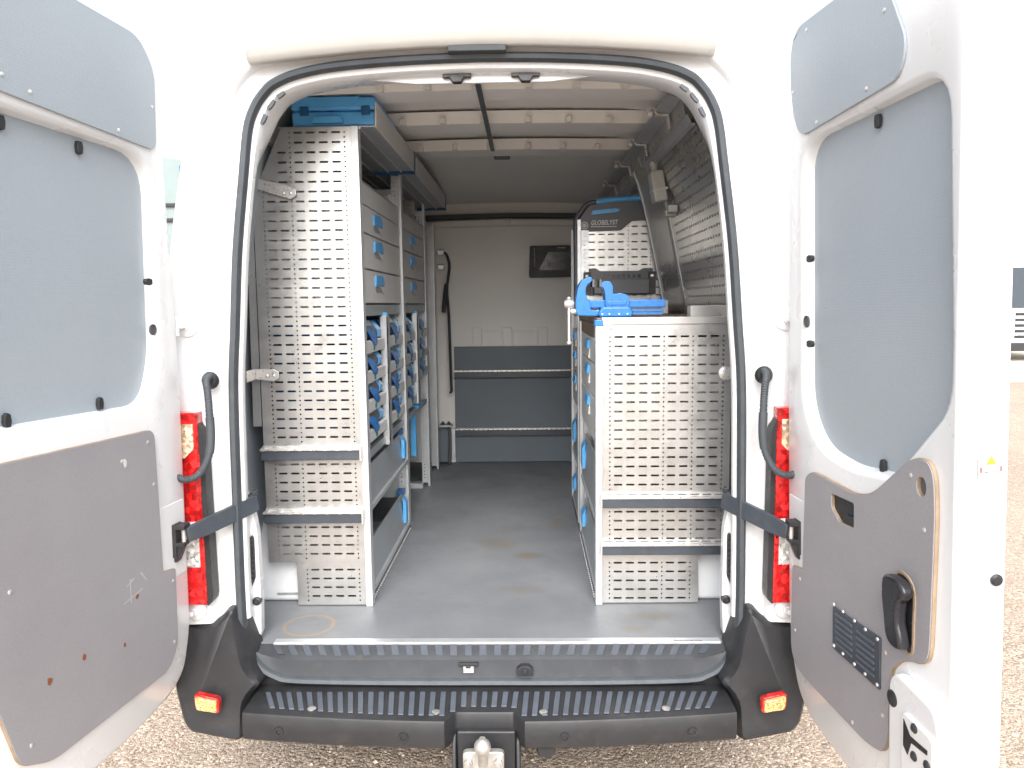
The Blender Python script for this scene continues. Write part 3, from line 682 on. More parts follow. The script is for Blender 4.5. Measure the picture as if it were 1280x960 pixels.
# ------------------------------------------------------------------ rear doors (local frame: x along the door from the hinge, y through it, z up)
def door_frame(side, a, tau, hx, hy=-.13):
    a, tau = R(a), R(tau)
    eu = Vector((side*math.sin(a), -math.cos(a), 0)); no = Vector((side*math.cos(a), math.sin(a), 0))
    ew = Vector((0, 0, math.cos(tau))) - no*math.sin(tau)
    ny = (no*math.cos(tau) + Vector((0, 0, math.sin(tau))))*side
    m = Matrix((eu, ny, ew)).transposed().to_4x4(); m.translation = (side*hx, hy, -GZ)
    return m
class Door:
    def __init__(s, side, mat):
        s.side = side; s.mat = mat; s.shell = None
    def plate(s, name, poly, t0, t1, mat, holes=(), bevel=.001, parent=None):
        """flat board following an outline, t measured outwards from the door's inner face"""
        v, f = fill([poly] + [h for h in holes]); n = len(v); sd = s.side; m = MB()
        V = [(p[0], sd*t0, p[1]) for p in v] + [(p[0], sd*t1, p[1]) for p in v]
        F = [tuple(x) for x in f] + [tuple(i+n for i in reversed(x)) for x in f]; k = 0
        for lp in [poly] + list(holes):
            c = len(lp); F += [(k+i, k+(i+1) % c, n+k+(i+1) % c, n+k+i) for i in range(c)]; k += c
        m.add(V, F); return m.build(name, mat, parent or s.shell, bevel=bevel, local=True)
    def make_shell(s, outline, hole):
        sd = s.side; m = MB()
        h0, h1, h2, h3 = offset(hole, .016), offset(hole, .005), hole, offset(hole, -.006)
        o0, o1, o2 = offset(outline, -.014), offset(outline, -.004), outline
        v, f = fill([o0, h0]); n = len(v)
        m.add([(p[0], 0, p[1]) for p in v], f)
        def band(lps):
            c = len(lps[0][0])
            m.add([(p[0], sd*t, p[1]) for lp, t in lps for p in lp], [(i*c+k, i*c+(k+1) % c, (i+1)*c+(k+1) % c, (i+1)*c+k) for i in range(len(lps)-1) for k in range(c)])
        band([(h0, 0), (h1, .003), (h2, .012), (h3, .034), (offset(hole, -.012), .044)])
        band([(o0, 0), (o1, .004), (o2, .014), (o2, .016), (offset(o2, .012), .022), (offset(o2, .014), .085), (offset(o2, .004), .093), (offset(o2, -.02), .095)])
        q = offset(o2, -.02); v, f = fill([q]); m.add([(p[0], sd*.095, p[1]) for p in v], f)
        bm_name = 'rear_door'
        # merge the bands into one surface
        me_o = m.build(bm_name, 'paint', van, smooth=True, local=True)
        bm = bmesh.new(); bm.from_mesh(me_o.data); bmesh.ops.remove_doubles(bm, verts=bm.verts[:], dist=.0004); bmesh.ops.recalc_face_normals(bm, faces=bm.faces[:]); bm.to_mesh(me_o.data); bm.free()
        for p in me_o.data.polygons: p.use_smooth = True
        me_o.data.set_sharp_from_angle(angle=R(50))
        me_o.matrix_basis = s.mat; s.shell = me_o
    def clip(s, u, w_, ang, t=.02):
        """black push clip holding the window board: a disc and a tongue"""
        sd = s.side; m = MB(); c, q = math.cos(R(ang)), math.sin(R(ang))
        pts = []
        for a, b in ((-.012, -.007), (-.012, .007), (.0, .010), (.016, .008), (.020, 0), (.016, -.008), (.0, -.010)):
            pts.append((u + a*c - b*q, w_ + a*q + b*c))
        m.prism([(x, z) for x, z in pts], 'y', sd*(t-.006), sd*(t+.004)); return m.build('panel_clip', 'black', s.shell, bevel=.002, local=True)
    def screws(s, pts, t, r=.0055, mat='steel'):
        for u, w_ in pts:
            m = MB(); m.lathe([(r, 0), (r, .001), (r*.7, .002), (0, .0025)], (u, s.side*t, w_), (0, -s.side, 0), 8); m.build('screw', mat, s.shell, smooth=True, local=True)
    def part(s, m, name, mat, bevel=.002, parent=None, smooth=None): return m.build(name, mat, parent or s.shell, bevel=bevel, local=True, smooth=smooth)

def left_door():
    D = Door(-1, door_frame(-1, 7, 1.0, .90)); s = -1
    outline = round_poly([(.052, 1.90), (.052, 1.45), (.016, .95), (.012, .30), (.012, .12), (.05, .0), (.12, -.04), (.30, -.062), (.95, -.075), (.95, 1.90)], [.08, .2, .1, .05, .05, .05, .05, .05, .05, .06], 4)
    hole = round_poly([(.112, 1.492), (.82, 1.50), (.86, .835), (.17, .815), (.12, .95)], [.12, .12, .12, .11, .05], 6)
    D.make_shell(outline, hole)
    D.plate('window_board', offset(hole, -.004), .030, .040, 'winpanel')
    D.plate('upper_board', round_poly([(.097, 1.507), (.86, 1.535), (.80, 1.80), (.155, 1.79), (.090, 1.72)], [.03, .06, .08, .04, .04], 5), -.007, -.0005, 'winpanel')
    low = round_poly([(.168, .750), (.775, .765), (.80, .45), (.705, .145), (.69, .10), (.60, .056), (.15, .048), (.099, .10), (.097, .330), (.156, .340), (.160, .50)], [.03, .05, .05, .02, .03, .03, .05, .05, .004, .004, .02], 4)
    D.plate('lower_board', low, -.010, -.0005, 'board')
    D.plate('board_edge', offset(low, .0012), -.008, -.0008, 'wood', bevel=0)
    # check strap bay: a raised white pressing in the cut-out of the board
    m = MB(); m.prism([(.03, .52), (.145, .52), (.15, .355), (.11, .30), (.03, .30)], 'y', s*-.002, s*.004); D.part(m, 'strap_bay', 'paint', bevel=.0015)
    for u, w_, a in ((.597, 1.474, 90), (.363, 1.468, 90), (.632, .842, -90), (.337, .840, -90)): D.clip(u, w_, a+180, .024)
    D.clip(.150, 1.152, 0, .0)
    m = MB(); m.lathe([(0, 0), (.0155, 0), (.0155, .004)], (.140, s*.0015, 1.022), (0, -s, 0), 20); D.part(m, 'access_hole', 'header', bevel=0, smooth=True)
    D.screws([(.545, 1.545), (.255, 1.528), (.11, 1.62), (.62, 1.56)], -.007)
    D.screws([(.200, .72), (.182, .60), (.112, .30), (.118, .12), (.69, .49), (.66, .13), (.31, .69)], -.010)
    m = MB(); m.prism(smooth_poly([(.293, .688), (.301, .695), (.305, .686), (.300, .672), (.294, .677)]), 'y', s*-.0115, s*-.009); D.part(m, 'worn_sticker', 'white_lbl', bevel=0)
    for u, w_, r in ((.275, .318, .006), (.485, .247, .007), (.597, .246, .008), (.335, .21, .005)):
        q = random.Random(int(u*1000)); m = MB(); m.prism([(u+r*math.cos(k*.785)*q.uniform(.6, 1.3), w_+r*math.sin(k*.785)*q.uniform(.7, 1.5)) for k in range(8)], 'y', s*-.0108, s*-.0098); D.part(m, 'rust_spot', 'rustpl', bevel=0)
    # rubbed-off tape marks on the board
    for a, b, wd in (((.255, .375), (.23, .345), .0025), ((.285, .37), (.315, .36), .002), ((.30, .375), (.30, .31), .002), ((.25, .33), (.33, .318), .0018)):
        A, B = Vector(a), Vector(b); n_ = (B-A).orthogonal().normalized()*wd
        m = MB(); m.prism([tuple(A+n_), tuple(B+n_*.4), tuple(B-n_*.4), tuple(A-n_)], 'y', s*-.0104, s*-.0099); D.part(m, 'scrape_mark', 'printgrey', bevel=0)
left_door()

def right_door():
    D = Door(1, door_frame(1, 5, 1.8, .905)); s = 1
    outline = round_poly([(.03, 1.90), (.03, 1.30), (.0, .9), (.0, .2), (.012, .06), (.06, -.06), (.14, -.105), (.30, -.118), (.77, -.12), (.772, 1.90)], [.08, .2, .2, .05, .06, .05, .05, .05, .05, .06], 4)
    hole = round_poly([(.108, 1.505), (.715, 1.512), (.738, 1.0), (.735, .87), (.545, .690), (.36, .672), (.20, .690), (.108, .79)], [.10, .09, .1, .05, .03, .05, .08, .08], 6)
    D.make_shell(outline, hole)
    D.plate('window_board', offset(hole, -.004), .030, .040, 'winpanel')
    D.plate('upper_board', round_poly([(.098, 1.515), (.565, 1.535), (.592, 1.60), (.49, 1.79), (.09, 1.80), (.046, 1.75), (.05, 1.62)], [.05, .05, .06, .06, .06, .04, .1], 5), -.007, -.0005, 'winpanel')
    low = [(.140, .600), (.185, .622)] + [(.402, .615), (.463, .63), (.497, .648), (.618, .74), (.654, .756), (.692, .754), (.708, .727), (.714, .658), (.704, .375), (.697, .341), (.676, .322), (.640, .312), (.600, .292), (.570, .262), (.559, .24), (.556, .085), (.535, .04), (.471, .020), (.14, .015), (.075, .025), (.048, .060), (.045, .110), (.058, .317), (.122, .328), (.135, .497)]
    low = round_poly(low, [.02, .02, .03, .02, .02, .03, .02, .02, .02, .04, .02, .015, .015, .015, .015, .015, .015, .02, .02, .03, .03, .02, .02, .03, .004, .004, .03], 3)
    pocket = round_poly([(.288, .590), (.402, .594), (.402, .530), (.330, .526), (.290, .552)], .008)
    ring = [(.669+.017*math.cos(k*math.pi/8), .699+.021*math.sin(k*math.pi/8)) for k in range(16)]
    D.plate('lower_board', low, -.011, -.0005, 'board', holes=[pocket, ring])
    D.plate('board_edge', offset(low, .0018), -.0085, -.0008, 'wood', holes=[offset(pocket, -.0015), offset(ring, -.0015)], bevel=0)
    m = MB(); m.prism(offset(pocket, .004), 'y', -.0025, -.0006); D.part(m, 'pull_pocket', 'black', bevel=0)
    m = MB(); m.prism([(.36, .553), (.40, .556), (.40, .532), (.34, .530)], 'y', -.009, -.002); D.part(m, 'pocket_grip', 'black')
    m = MB(); m.prism(offset(ring, .002), 'y', -.002, -.0006); D.part(m, 'cable_hole', 'header', bevel=0)
    # handle: cup and lever
    cup = smooth_poly([(.585, .490), (.625, .497), (.655, .470), (.655, .40), (.652, .335), (.63, .325), (.60, .37), (.575, .43)], 3)
    m = MB(); m.prism(cup, 'y', -.0135, -.010); c = D.part(m, 'handle_cup', 'wood', bevel=.001)
    m = MB(); m.prism(offset(cup, -.006), 'y', -.0145, -.0125); D.part(m, 'handle_recess', 'blackgloss', bevel=.001)
    lev = smooth_poly([(.590, .488), (.640, .492), (.664, .474), (.658, .455), (.645, .44), (.640, .40), (.650, .37), (.652, .345), (.630, .338), (.600, .35), (.588, .40), (.580, .45)], 3)
    m = MB(); m.prism(lev, 'y', -.046, -.018); D.part(m, 'handle_lever', 'blackgloss', bevel=.009)
    m = MB(); m.cyl((.605, -.012, .474), (.605, -.038, .474), .014, 16); D.part(m, 'handle_pivot', 'black')
    # vent grille of two louvred fields
    m = MB(); m.prism(round_poly([(.307, .298), (.529, .312), (.528, .187), (.307, .186)], .004), 'y', -.016, -.0105); v = D.part(m, 'vent_grille', 'darkmetal', bevel=.0015)
    for f0, f1 in ((.326, .408), (.428, .508)):
        for k in range(6):
            z = .204 + k*.0155; m = MB(); m.prism([(f0, z), (f1, z+.003), (f1, z+.010), (f0, z+.007)], 'y', -.019, -.015); m.build('louvre', 'rib', v, bevel=.001, local=True)
    for u in (.316, .362, .418, .468, .520):
        for w_ in (.196, .300):
            m = MB(); m.lathe([(.005, 0), (.004, .0025), (0, .003)], (u, -.016, w_ + (.006 if w_ > .25 else 0)), (0, -1, 0), 8); m.build('rivet', 'steel', v, smooth=True, local=True)
    # latch boss low on the free edge
    m = MB(); m.prism(round_poly([(.575, .245), (.61, .275), (.745, .262), (.765, .21), (.765, -.08), (.575, -.09)], .03, 5), 'y', -.024, .002); b = D.part(m, 'latch_boss', 'paint', bevel=.012)
    m = MB(); m.prism(round_poly([(.640, .205), (.752, .20), (.752, .07), (.64, .06)], .02, 4), 'y', -.031, -.02); p = D.part(m, 'latch_plate', 'paint', bevel=.005)
    m = MB(); m.prism([(.652, .19), (.676, .165), (.735, .168), (.735, .158), (.68, .152), (.668, .118), (.652, .13)], 'y', -.0325, -.0305); m.build('latch_slot', 'blackgloss', p, local=True)
    for u, w_ in ((.690, .190), (.690, .128), (.735, .136)):
        m = MB(); m.lathe([(.0105, 0), (.0105, .002), (.007, .005), (0, .0055)], (u, -.031, w_), (0, -1, 0), 14); m.build('latch_bolt', 'black', p, smooth=True, local=True)
    m = MB(); m.lathe([(.0185, 0), (.0185, .002), (.012, .005), (0, .0055)], (.596, -.024, .205), (0, -1, 0), 18); m.build('rubber_plug', 'black', b, smooth=True, local=True)
    m = MB(); m.lathe([(.012, 0), (.012, .003), (.009, .006), (0, .0065)], (.7862, .068, .540), (1, 0, 0), 16); D.part(m, 'edge_plug', 'black', bevel=0, smooth=True)
    m = MB(); m.prism([(.02, .52), (.13, .52), (.134, .345), (.10, .295), (.02, .295)], 'y', -.002, .004); D.part(m, 'strap_bay', 'paint', bevel=.0015)
    for u, w_, a in ((.435, 1.482, 90), (.469, .694, -90)): D.clip(u, w_, a+180, .024)
    for w_ in (1.191, .965): D.clip(.150, w_, 0, .0)
    m = MB(); m.lathe([(0, 0), (.0165, 0), (.0165, .004)], (.130, .0015, 1.024), (0, -1, 0), 20); D.part(m, 'access_hole', 'header', bevel=0, smooth=True)
    D.screws([(.145, 1.775), (.51, 1.69), (.44, 1.548), (.201, 1.531), (.065, 1.64)], -.007)
    D.screws([(.633, .715), (.109, .297), (.682, .612), (.545, .285), (.535, .13), (.075, .13), (.40, .035)], -.011)
    # warning sticker on the free edge, facing backwards
    X0 = .7862
    def tt(u): return .026 + (u-.752)*.72
    m = MB(); m.box(X0, X0+.001, tt(.752), tt(.822), .722, .782); st = D.part(m, 'warning_sticker', 'white_lbl', bevel=0)
    def mark(poly, nm, mt): q = MB(); q.prism([(tt(u), w_) for u, w_ in poly], 'x', X0+.001, X0+.002); q.build(nm, mt, st, local=True)
    mark([(.773, .767), (.801, .768), (.787, .784)], 'warning_triangle', 'yellow_lbl')
    for u0, u1, w0, w1, mt, nm in ((.756, .762, .752, .762, 'red_lbl', 'red_bar'), (.812, .818, .753, .763, 'red_lbl', 'red_bar'), (.765, .808, .764, .7655, 'printgrey', 'printed_line'), (.764, .809, .741, .7425, 'printgrey', 'printed_line'), (.763, .7645, .741, .764, 'printgrey', 'printed_line'), (.808, .8095, .741, .764, 'printgrey', 'printed_line'), (.755, .776, .728, .731, 'printgrey', 'printed_line'), (.796, .818, .727, .731, 'printgrey', 'printed_line')):
        mark([(u0, w0), (u1, w0), (u1, w1), (u0, w1)], nm, mt)
    for sg, cu in ((1, .775), (-1, .798)):
        pts = [(cu - sg*.006*math.cos(R(20+k*35)), .757 - .006*math.sin(R(20+k*35))) for k in range(5)]
        mark(pts + [(x, z+.0016) for x, z in reversed(pts)], 'printed_arrow', 'header')
right_door()

# ------------------------------------------------------------------ racking inside the van
PITCH = .01635
def end_rows(z0, ztop_slot, z1):
    """rows of half pitch between z0 and z1 with a slot row centred on ztop_slot and every second row below it"""
    rows = []; c = ztop_slot; k = 0
    edge = c + PITCH/2
    if z1 > edge: rows.append((edge, z1, False))
    while edge - PITCH > z0 + .004:
        rows.append((edge-PITCH, edge, k % 2 == 0)); edge -= PITCH; k += 1
    rows.append((z0, edge, False)); return rows
def cols(x0, x1, items):
    """items: [(centre, 'slot' | 'dot')] -> cells covering x0..x1"""
    out = []; x = x0
    for c, k in items:
        h = .0185 if k == 'slot' else .0065
        if c-h > x + 1e-4: out.append((x, c-h, None))
        out.append((c-h, c+h, k)); x = c+h
    if x1 > x: out.append((x, x1, None))
    return out
def plain_ends(rows): return rows
def build_panel(name, xs, rows, y, parent, left=None, mat='alu', fm=None, solid=.0018):
    fm = fm or (lambda x, z: (x, y, z)); m = MB()
    # first and last rows carry no holes
    for i, (z0, z1, sl) in enumerate(rows):
        if i in (0, len(rows)-1):
            x0 = left(z0) if left else xs[0][0]; x1_ = left(z1) if left else xs[0][0]
            m.add([fm(x0, z0), fm(xs[-1][1], z0), fm(xs[-1][1], z1), fm(x1_, z1)], [(0, 1, 2, 3)])
        else: perforated(m, xs, [(z0, z1, sl)], fm, left)
    return m.build(name, mat, parent, solid=solid, solid_off=0)

rack = thing('shelving_rack', 'tall aluminium shelving rack with perforated end panel, grey drawers and bin rows along the wall', 'rack', (-.63, .30, 0))
def left_rack():
    X4 = [(-.645+.0433*i, 'slot') for i in range(4)]
    xs = cols(-.812, -.462, [(-.772, 'dot'), (-.745, 'slot'), (-.702, 'slot'), (-.674, 'dot')] + X4 + [(-.486, 'dot')])
    def left(z):
        if z > 1.462: return -.806 + (z-1.462)/(1.684-1.462)*.104
        return -.812 + .004*(z/1.46)
    build_panel('end_panel', xs, end_rows(.165, 1.667, 1.684), .30, rack, left)
    xs2 = cols(-.712, -.462, [(-.674, 'dot')] + X4 + [(-.486, 'dot')])
    build_panel('end_panel_foot', xs2, end_rows(.004, .135, .170), .304, rack)
    m = MB(); m.box(-.463, -.438, .292, .334, 0, 1.686); m.build('corner_post', 'post', rack, bevel=.002)
    m = MB(); m.box(-.462, -.4615, .29, .30, 0, 1.68); m.build('post_edge', 'steel', rack)
    for z0 in (.545, .318):
        m = MB(); m.box(-.812, -.458, .268, .299, z0-.002, z0+.033); r = m.build('bumper_rail', 'darkmetal', rack, bevel=.003)
        m = MB(); n = 8
        for i in range(n): x = -.808 + i*.0437; m.box(x, x+.0437*.28, .262, .298, z0+.033, z0+.044); m.box(x, x+.0437, .262, .298, z0+.037, z0+.0445) if False else None
        m.box(-.812, -.458, .292, .298, z0+.033, z0+.046); m.box(-.812, -.458, .262, .292, z0+.034, z0+.037); m.box(-.812, -.458, .2615, .263, z0+.034, z0+.041); m.box(-.462, -.457, .262, .298, z0-.004, z0+.046)
        m.build('rail_lip', 'steel', r)
    # upright posts with punched fronts
    for y, xo, zt, z0 in ((1.27, 0, 1.70, 0), (2.13, -.008, 1.66, 0), (2.60, -.012, 1.60, 0)):
        pl = [(x, 'dot') for x in (-.488+xo,)]
        m = MB(); rows = [(z0+.02+k*.02, z0+.04+k*.02, False) for k in range(int((zt-z0-.04)/.02))]
        build_panel('post_web', cols(-.502+xo, -.468+xo, pl), rows, y, rack, mat='post', solid=.002)
        m = MB(); m.box(-.468+xo, -.455+xo, y-.008, y+.05, z0, zt); m.build('post', 'post', rack, bevel=.0015)
        m = MB(); m.box(-.85, -.50+xo, y+.004, y+.008, .15, zt-.08); m.build('post_side', 'tray', rack)
    m = MB(); m.box(-.80, -.467, .304, 2.13, 1.530, 1.534); m.build('top_sheet', 'tray', rack)
    # drawers
    for y0, y1 in ((.338, 1.255), (1.326, 2.105)):
        m = MB(); m.box(-.80, -.466, y0, y1, 1.452, 1.528); m.build('fixed_front', 'greypl', rack, bevel=.003)
        yc = y0 + (y1-y0)*.43
        for z0, z1 in ((1.349, 1.448), (1.217, 1.345), (1.088, 1.213)):
            m = MB(); m.box(-.80, -.466, y0, y1, z0+.002, z1); dr = m.build('drawer', 'greypl', rack, bevel=.003)
            m = MB(); zc = z1 - .035
            m.prism(round_poly([(yc-.085, zc+.020), (yc+.05, zc+.024), (yc+.082, zc+.006), (yc+.085, zc-.020), (yc-.01, zc-.018), (yc-.09, zc-.026)], .006), 'x', -.468, -.459); m.build('handle', 'blue', dr, bevel=.003)
            m = MB(); m.prism([(yc-.005, zc-.020), (yc+.085, zc-.022), (yc+.087, zc-.052)], 'x', -.467, -.463); m.build('lit_scoop', 'white_lbl', dr, bevel=.001)  # white triangle painted for the light caught by the handle scoop
            m = MB(); m.prism([(yc-.088, zc-.027), (yc-.012, zc-.020), (yc+.07, zc-.046), (yc-.06, zc-.046)], 'x', -.467, -.4645); m.build('recess_shadow', 'tray', dr, bevel=.001)  # grey shape painted for the shadow in the handle recess
        m = MB(); m.box(-.80, -.468, y0-.005, y1+.005, 1.042, 1.084); m.build('shelf_front', 'tray', rack, bevel=.002)
        m = MB(); m.box(-.80, -.470, y0-.005, y1+.005, .505, .535); m.build('shelf_board', 'tray', rack, bevel=.002)
    # bin columns: uprights and cross rails
    for y, h0 in ((.80, .50), (1.665, .56)):
        m = MB(); m.box(-.480, -.447, y-.004, y+.008, h0, 1.04); m.box(-.455, -.447, y-.004, y+.035, h0, 1.04); m.build('bin_upright', 'post', rack, bevel=.0015)
        m = MB(); m.box(-.478, -.449, y-.002, y+.01, 1.04, 1.052); m.build('upright_cap', 'blue', rack, bevel=.001)
    for ci, (y0, y1) in enumerate(((.340, .79), (.842, 1.255), (1.326, 1.655), (1.705, 2.10))):
        for k in range(4 if ci < 3 else 3):
            z = .924 - .1115*k
            m = MB(); m.prism([(-.476, z-.022), (-.461, z-.020), (-.461, z+.022), (-.466, z+.026), (-.476, z+.026)], 'y', y0, y1); r = m.build('bin_rail', 'greypl', rack, bevel=.0015)
            m = MB(); m.lathe([(.011, 0), (.011, .002), (.007, .004), (0, .004)], (-.461, y0+(y1-y0)*.5, z-.004), (1, 0, 0), 12); m.build('rail_plug', 'teal', r, smooth=True)
    # trays below
    for y0, y1, sk in ((.338, 1.255, 0), (1.33, 1.9, 1)):
        for z0, z1 in ((.345, .475), (.035, .185)):
            if sk: continue
            m = MB(); m.prism([(-.470, z0), (-.462, z0), (-.478, z1), (-.486, z1)], 'y', y0, y1); t = m.build('tray_front', 'tray', rack, bevel=.002)
            m = MB(); m.box(-.80, -.470, y0, y1, z0-.006, z0); m.build('tray_floor', 'tray', t)
            m = MB(); m.box(-.474, -.450, y0, y1, z0-.016, z0+.002); m.build('tray_edge', 'post', t, bevel=.002)
            m = MB(); m.prism([(-.468, z0+.02), (-.452, z0+.02), (-.452, z1-.03), (-.468, z1-.01)], 'y', y1-.10, y1-.045); m.build('tray_clip', 'blue', t, bevel=.003)
            m = MB(); m.box(-.50, -.468, y1-.06, y1-.01, z1-.004, z1+.02); m.build('tray_stop', 'bluedk', t, bevel=.002)
    m = MB(); n = 40
    for i in range(n): y = .345 + i*.0226; m.cyl((-.448, y, .008), (-.443, y, .008), .0035, 6)
    o = m.build('floor_rail_studs', 'steel', rack); o['kind'] = 'stuff'
    m = MB(); m.box(-.475, -.448, .336, 1.26, .0, .018); m.build('floor_rail', 'darkmetal', rack)
    m = MB(); m.box(-.74, -.50, .80, .812, .02, .10); m.build('tray_divider', 'tray', rack)
    # perforated back side seen low between the posts, and its foot
    build_panel('back_panel', cols(-.80, -.515, [(-.57-.0433*i, 'slot') for i in reversed(range(4))]), end_rows(.16, .44, .47), 2.125, rack, solid=.002)
    build_panel('upper_back_panel', cols(-.80, -.515, [(-.55-.0433*i, 'slot') for i in reversed(range(5))]), end_rows(1.40, 1.655, 1.68), 2.125, rack, solid=.002)
    m = MB(); m.box(-.80, -.50, 2.06, 2.12, 0, .03); m.build('rack_foot', 'post', rack, bevel=.002)
    m = MB(); m.box(-.52, -.49, 1.78, 1.81, .25, .50); m.prism([(-.52, .50), (-.46, .53), (-.46, .55), (-.52, .55)], 'y', 1.7, 1.9); m.build('hanging_strap', 'blue', rack, bevel=.003)
    # roof trays on top of the rack
    for y0, y1 in ((.315, 1.18), (1.262, 2.52)):
        m = MB(); m.box(-.72, -.381, y0, y1, 1.686, 1.690); t = m.build('roof_tray', 'tray', rack)
        m = MB(); m.prism([(-.385, 1.683), (-.379, 1.683), (-.377, 1.766), (-.383, 1.766)], 'y', y0, y1); m.build('tray_lip', 'greypl', t, bevel=.0015)
        m = MB(); m.box(-.390, -.3765, y1-.002, y1+.012, 1.675, 1.772); m.box(-.56, -.3765, y1-.002, y1+.012, 1.672, 1.69); m.build('tray_end_cap', 'bluedk', t, bevel=.002)
        for i, x in enumerate((-.44, -.50, -.57, -.64)):
            m = MB(); m.box(x, x+.006, y0, y1, 1.680, 1.686); m.build('tray_bead', 'steel', t)
    m = MB(); m.box(-.78, -.505, 1.235, 1.247, 1.575, 1.583); m.box(-.78, -.505, 1.235, 1.239, 1.552, 1.575); m.box(-.515, -.50, 1.225, 1.25, 1.55, 1.59); m.build('tray_bracket', 'steel', rack, bevel=.001)
    m = MB(); m.box(-.78, -.515, 2.09, 2.10, 1.60, 1.61); m.build('tray_bracket', 'steel', rack)
    # galvanised straps tying the rack to the body
    for z, x0, x1, tl in ((1.498, -.795, -.655, -.03), (.845, -.822, -.740, 0)):
        m = MB(); pl = round_poly([(x0, z+.02), (x1-.02, z+.02+tl), (x1, z+.008+tl), (x1, z-.012+tl), (x1-.02, z-.024+tl), (x0, z-.016)], .005)
        m.prism(pl, 'y', .284, .2875); b = m.build('mounting_bracket', 'steel', rack, bevel=.001)
        m = MB(); m.box(x0-.004, x0, .20, .29, z-.018, z+.02); m.build('bracket_flange', 'steel', b)
        for dx in (.018, .042):
            screw(b, (x1-dx, .284, z-.004+tl), (0, -1, 0), .0055)
    # spare plate leaning behind the end panel
    m = MB(); m.prism([(-.845, .66), (-.815, .66), (-.812, 1.455), (-.835, 1.455)], 'y', .303, .306); m.build('side_plate', 'alu', rack)
left_rack()

def bins():
    labels = {}
    cid = 0
    for ci, (y0, y1) in enumerate(((.340, .79), (.842, 1.255), (1.326, 1.655), (1.705, 2.10))):
        nrow = 4 if ci < 3 else 3
        yc = (y0+y1)/2; h = (y1-y0)/2 - .012
        wh = ['beside the perforated end panel', 'just before middle rack post', 'just past middle rack post', 'in the deepest column of the rack'][ci]
        for k in range(nrow):
            z = .924 - .1115*k + .028
            rw = (['topmost', 'second from the top', 'third from the top', 'lowest'] if nrow == 4 else ['topmost', 'middle one', 'lowest'])[k]
            b = thing('storage_bin', 'blue storage bin %s, %s of its column' % (wh, rw), 'bin', (-.60, yc, z), 'blue storage bins in the shelving rack')
            m = MB(); ya, yb = yc-h, yc+h
            # open box with a low sloping front
            m.add([(-.78, ya, z), (-.478, ya, z), (-.474, ya, z+.030), (-.505, ya, z+.070), (-.78, ya, z+.070),
                   (-.78, yb, z), (-.478, yb, z), (-.474, yb, z+.030), (-.505, yb, z+.070), (-.78, yb, z+.070)],
                  [(0, 1, 2, 3, 4), (9, 8, 7, 6, 5), (0, 5, 6, 1), (1, 6, 7, 2), (2, 7, 8, 3), (0, 4, 9, 5)])
            m.build('bin_body', 'bluedk', b, solid=.003)
            for sgn in (-1, 1):
                m = MB(); q = yc+sgn*h*.80; m.prism([(-.478, z+.004), (-.471, z+.008), (-.470, z+.032), (-.500, z+.070), (-.505, z+.066)], 'y', q-h*.16, q+h*.16); m.build('front_cheek', 'blue', b, bevel=.002)
            m = MB(); m.prism([(-.479, z+.012), (-.472, z+.012), (-.473, z+.030), (-.502, z+.071), (-.507, z+.069)], 'y', yc-h*.62, yc+h*.62); m.build('front_window', 'header', b, bevel=.001)
            m = MB(); m.prism([(-.486, z+.056), (-.479, z+.052), (-.492, z+.073), (-.498, z+.072)], 'y', yc-h*.30, yc+h*.30); m.build('label_holder', 'steel', b, bevel=.001)
            tilt = rnd.uniform(-.12, .12)*h
            m = MB(); V = []
            for x, zz, a, c in ((-.474, z+.044, -.34, -.10), (-.464, z+.030, -.38, .20), (-.455, z-.010, -.10, .30), (-.457, z-.024, .0, .24), (-.463, z-.018, .0, .24)):
                V += [(x, yc+a*h+tilt, zz), (x, yc+c*h+tilt, zz)]
            m.add(V, [(0, 1, 3, 2), (2, 3, 5, 4), (4, 5, 7, 6), (6, 7, 9, 8), (8, 9, 1, 0), (0, 2, 4, 6, 8), (9, 7, 5, 3, 1)]); m.build('clip_handle', 'bluevise', b, bevel=.0015)
bins()

def tool_case():
    c = thing('tool_case', 'flat blue plastic tool case lying on the roof tray of the shelving rack', 'case', (-.53, .5, 1.691))
    m = MB(); m.box(-.670, -.383, .322, .72, 1.692, 1.742); m.build('case_base', 'blue', c, bevel=.010, seg=3)
    m = MB(); m.box(-.673, -.380, .318, .724, 1.744, 1.788); m.build('case_lid', 'blue', c, bevel=.012, seg=3)
    m = MB(); m.prism(round_poly([(-.65, 1.757), (-.46, 1.757), (-.435, 1.783), (-.435, 1.786), (-.65, 1.786)], .006), 'y', .312, .322); m.build('lid_panel', 'blue', c, bevel=.003)
    m = MB(); m.prism(round_poly([(-.60, 1.700), (-.59, 1.722), (-.50, 1.722), (-.49, 1.700)], .005), 'y', .308, .324); m.build('case_handle', 'blue', c, bevel=.004)
    for x in (-.64, -.43):
        m = MB(); m.box(x, x+.03, .314, .322, 1.726, 1.757); m.build('case_latch', 'bluedk', c, bevel=.003)
tool_case()

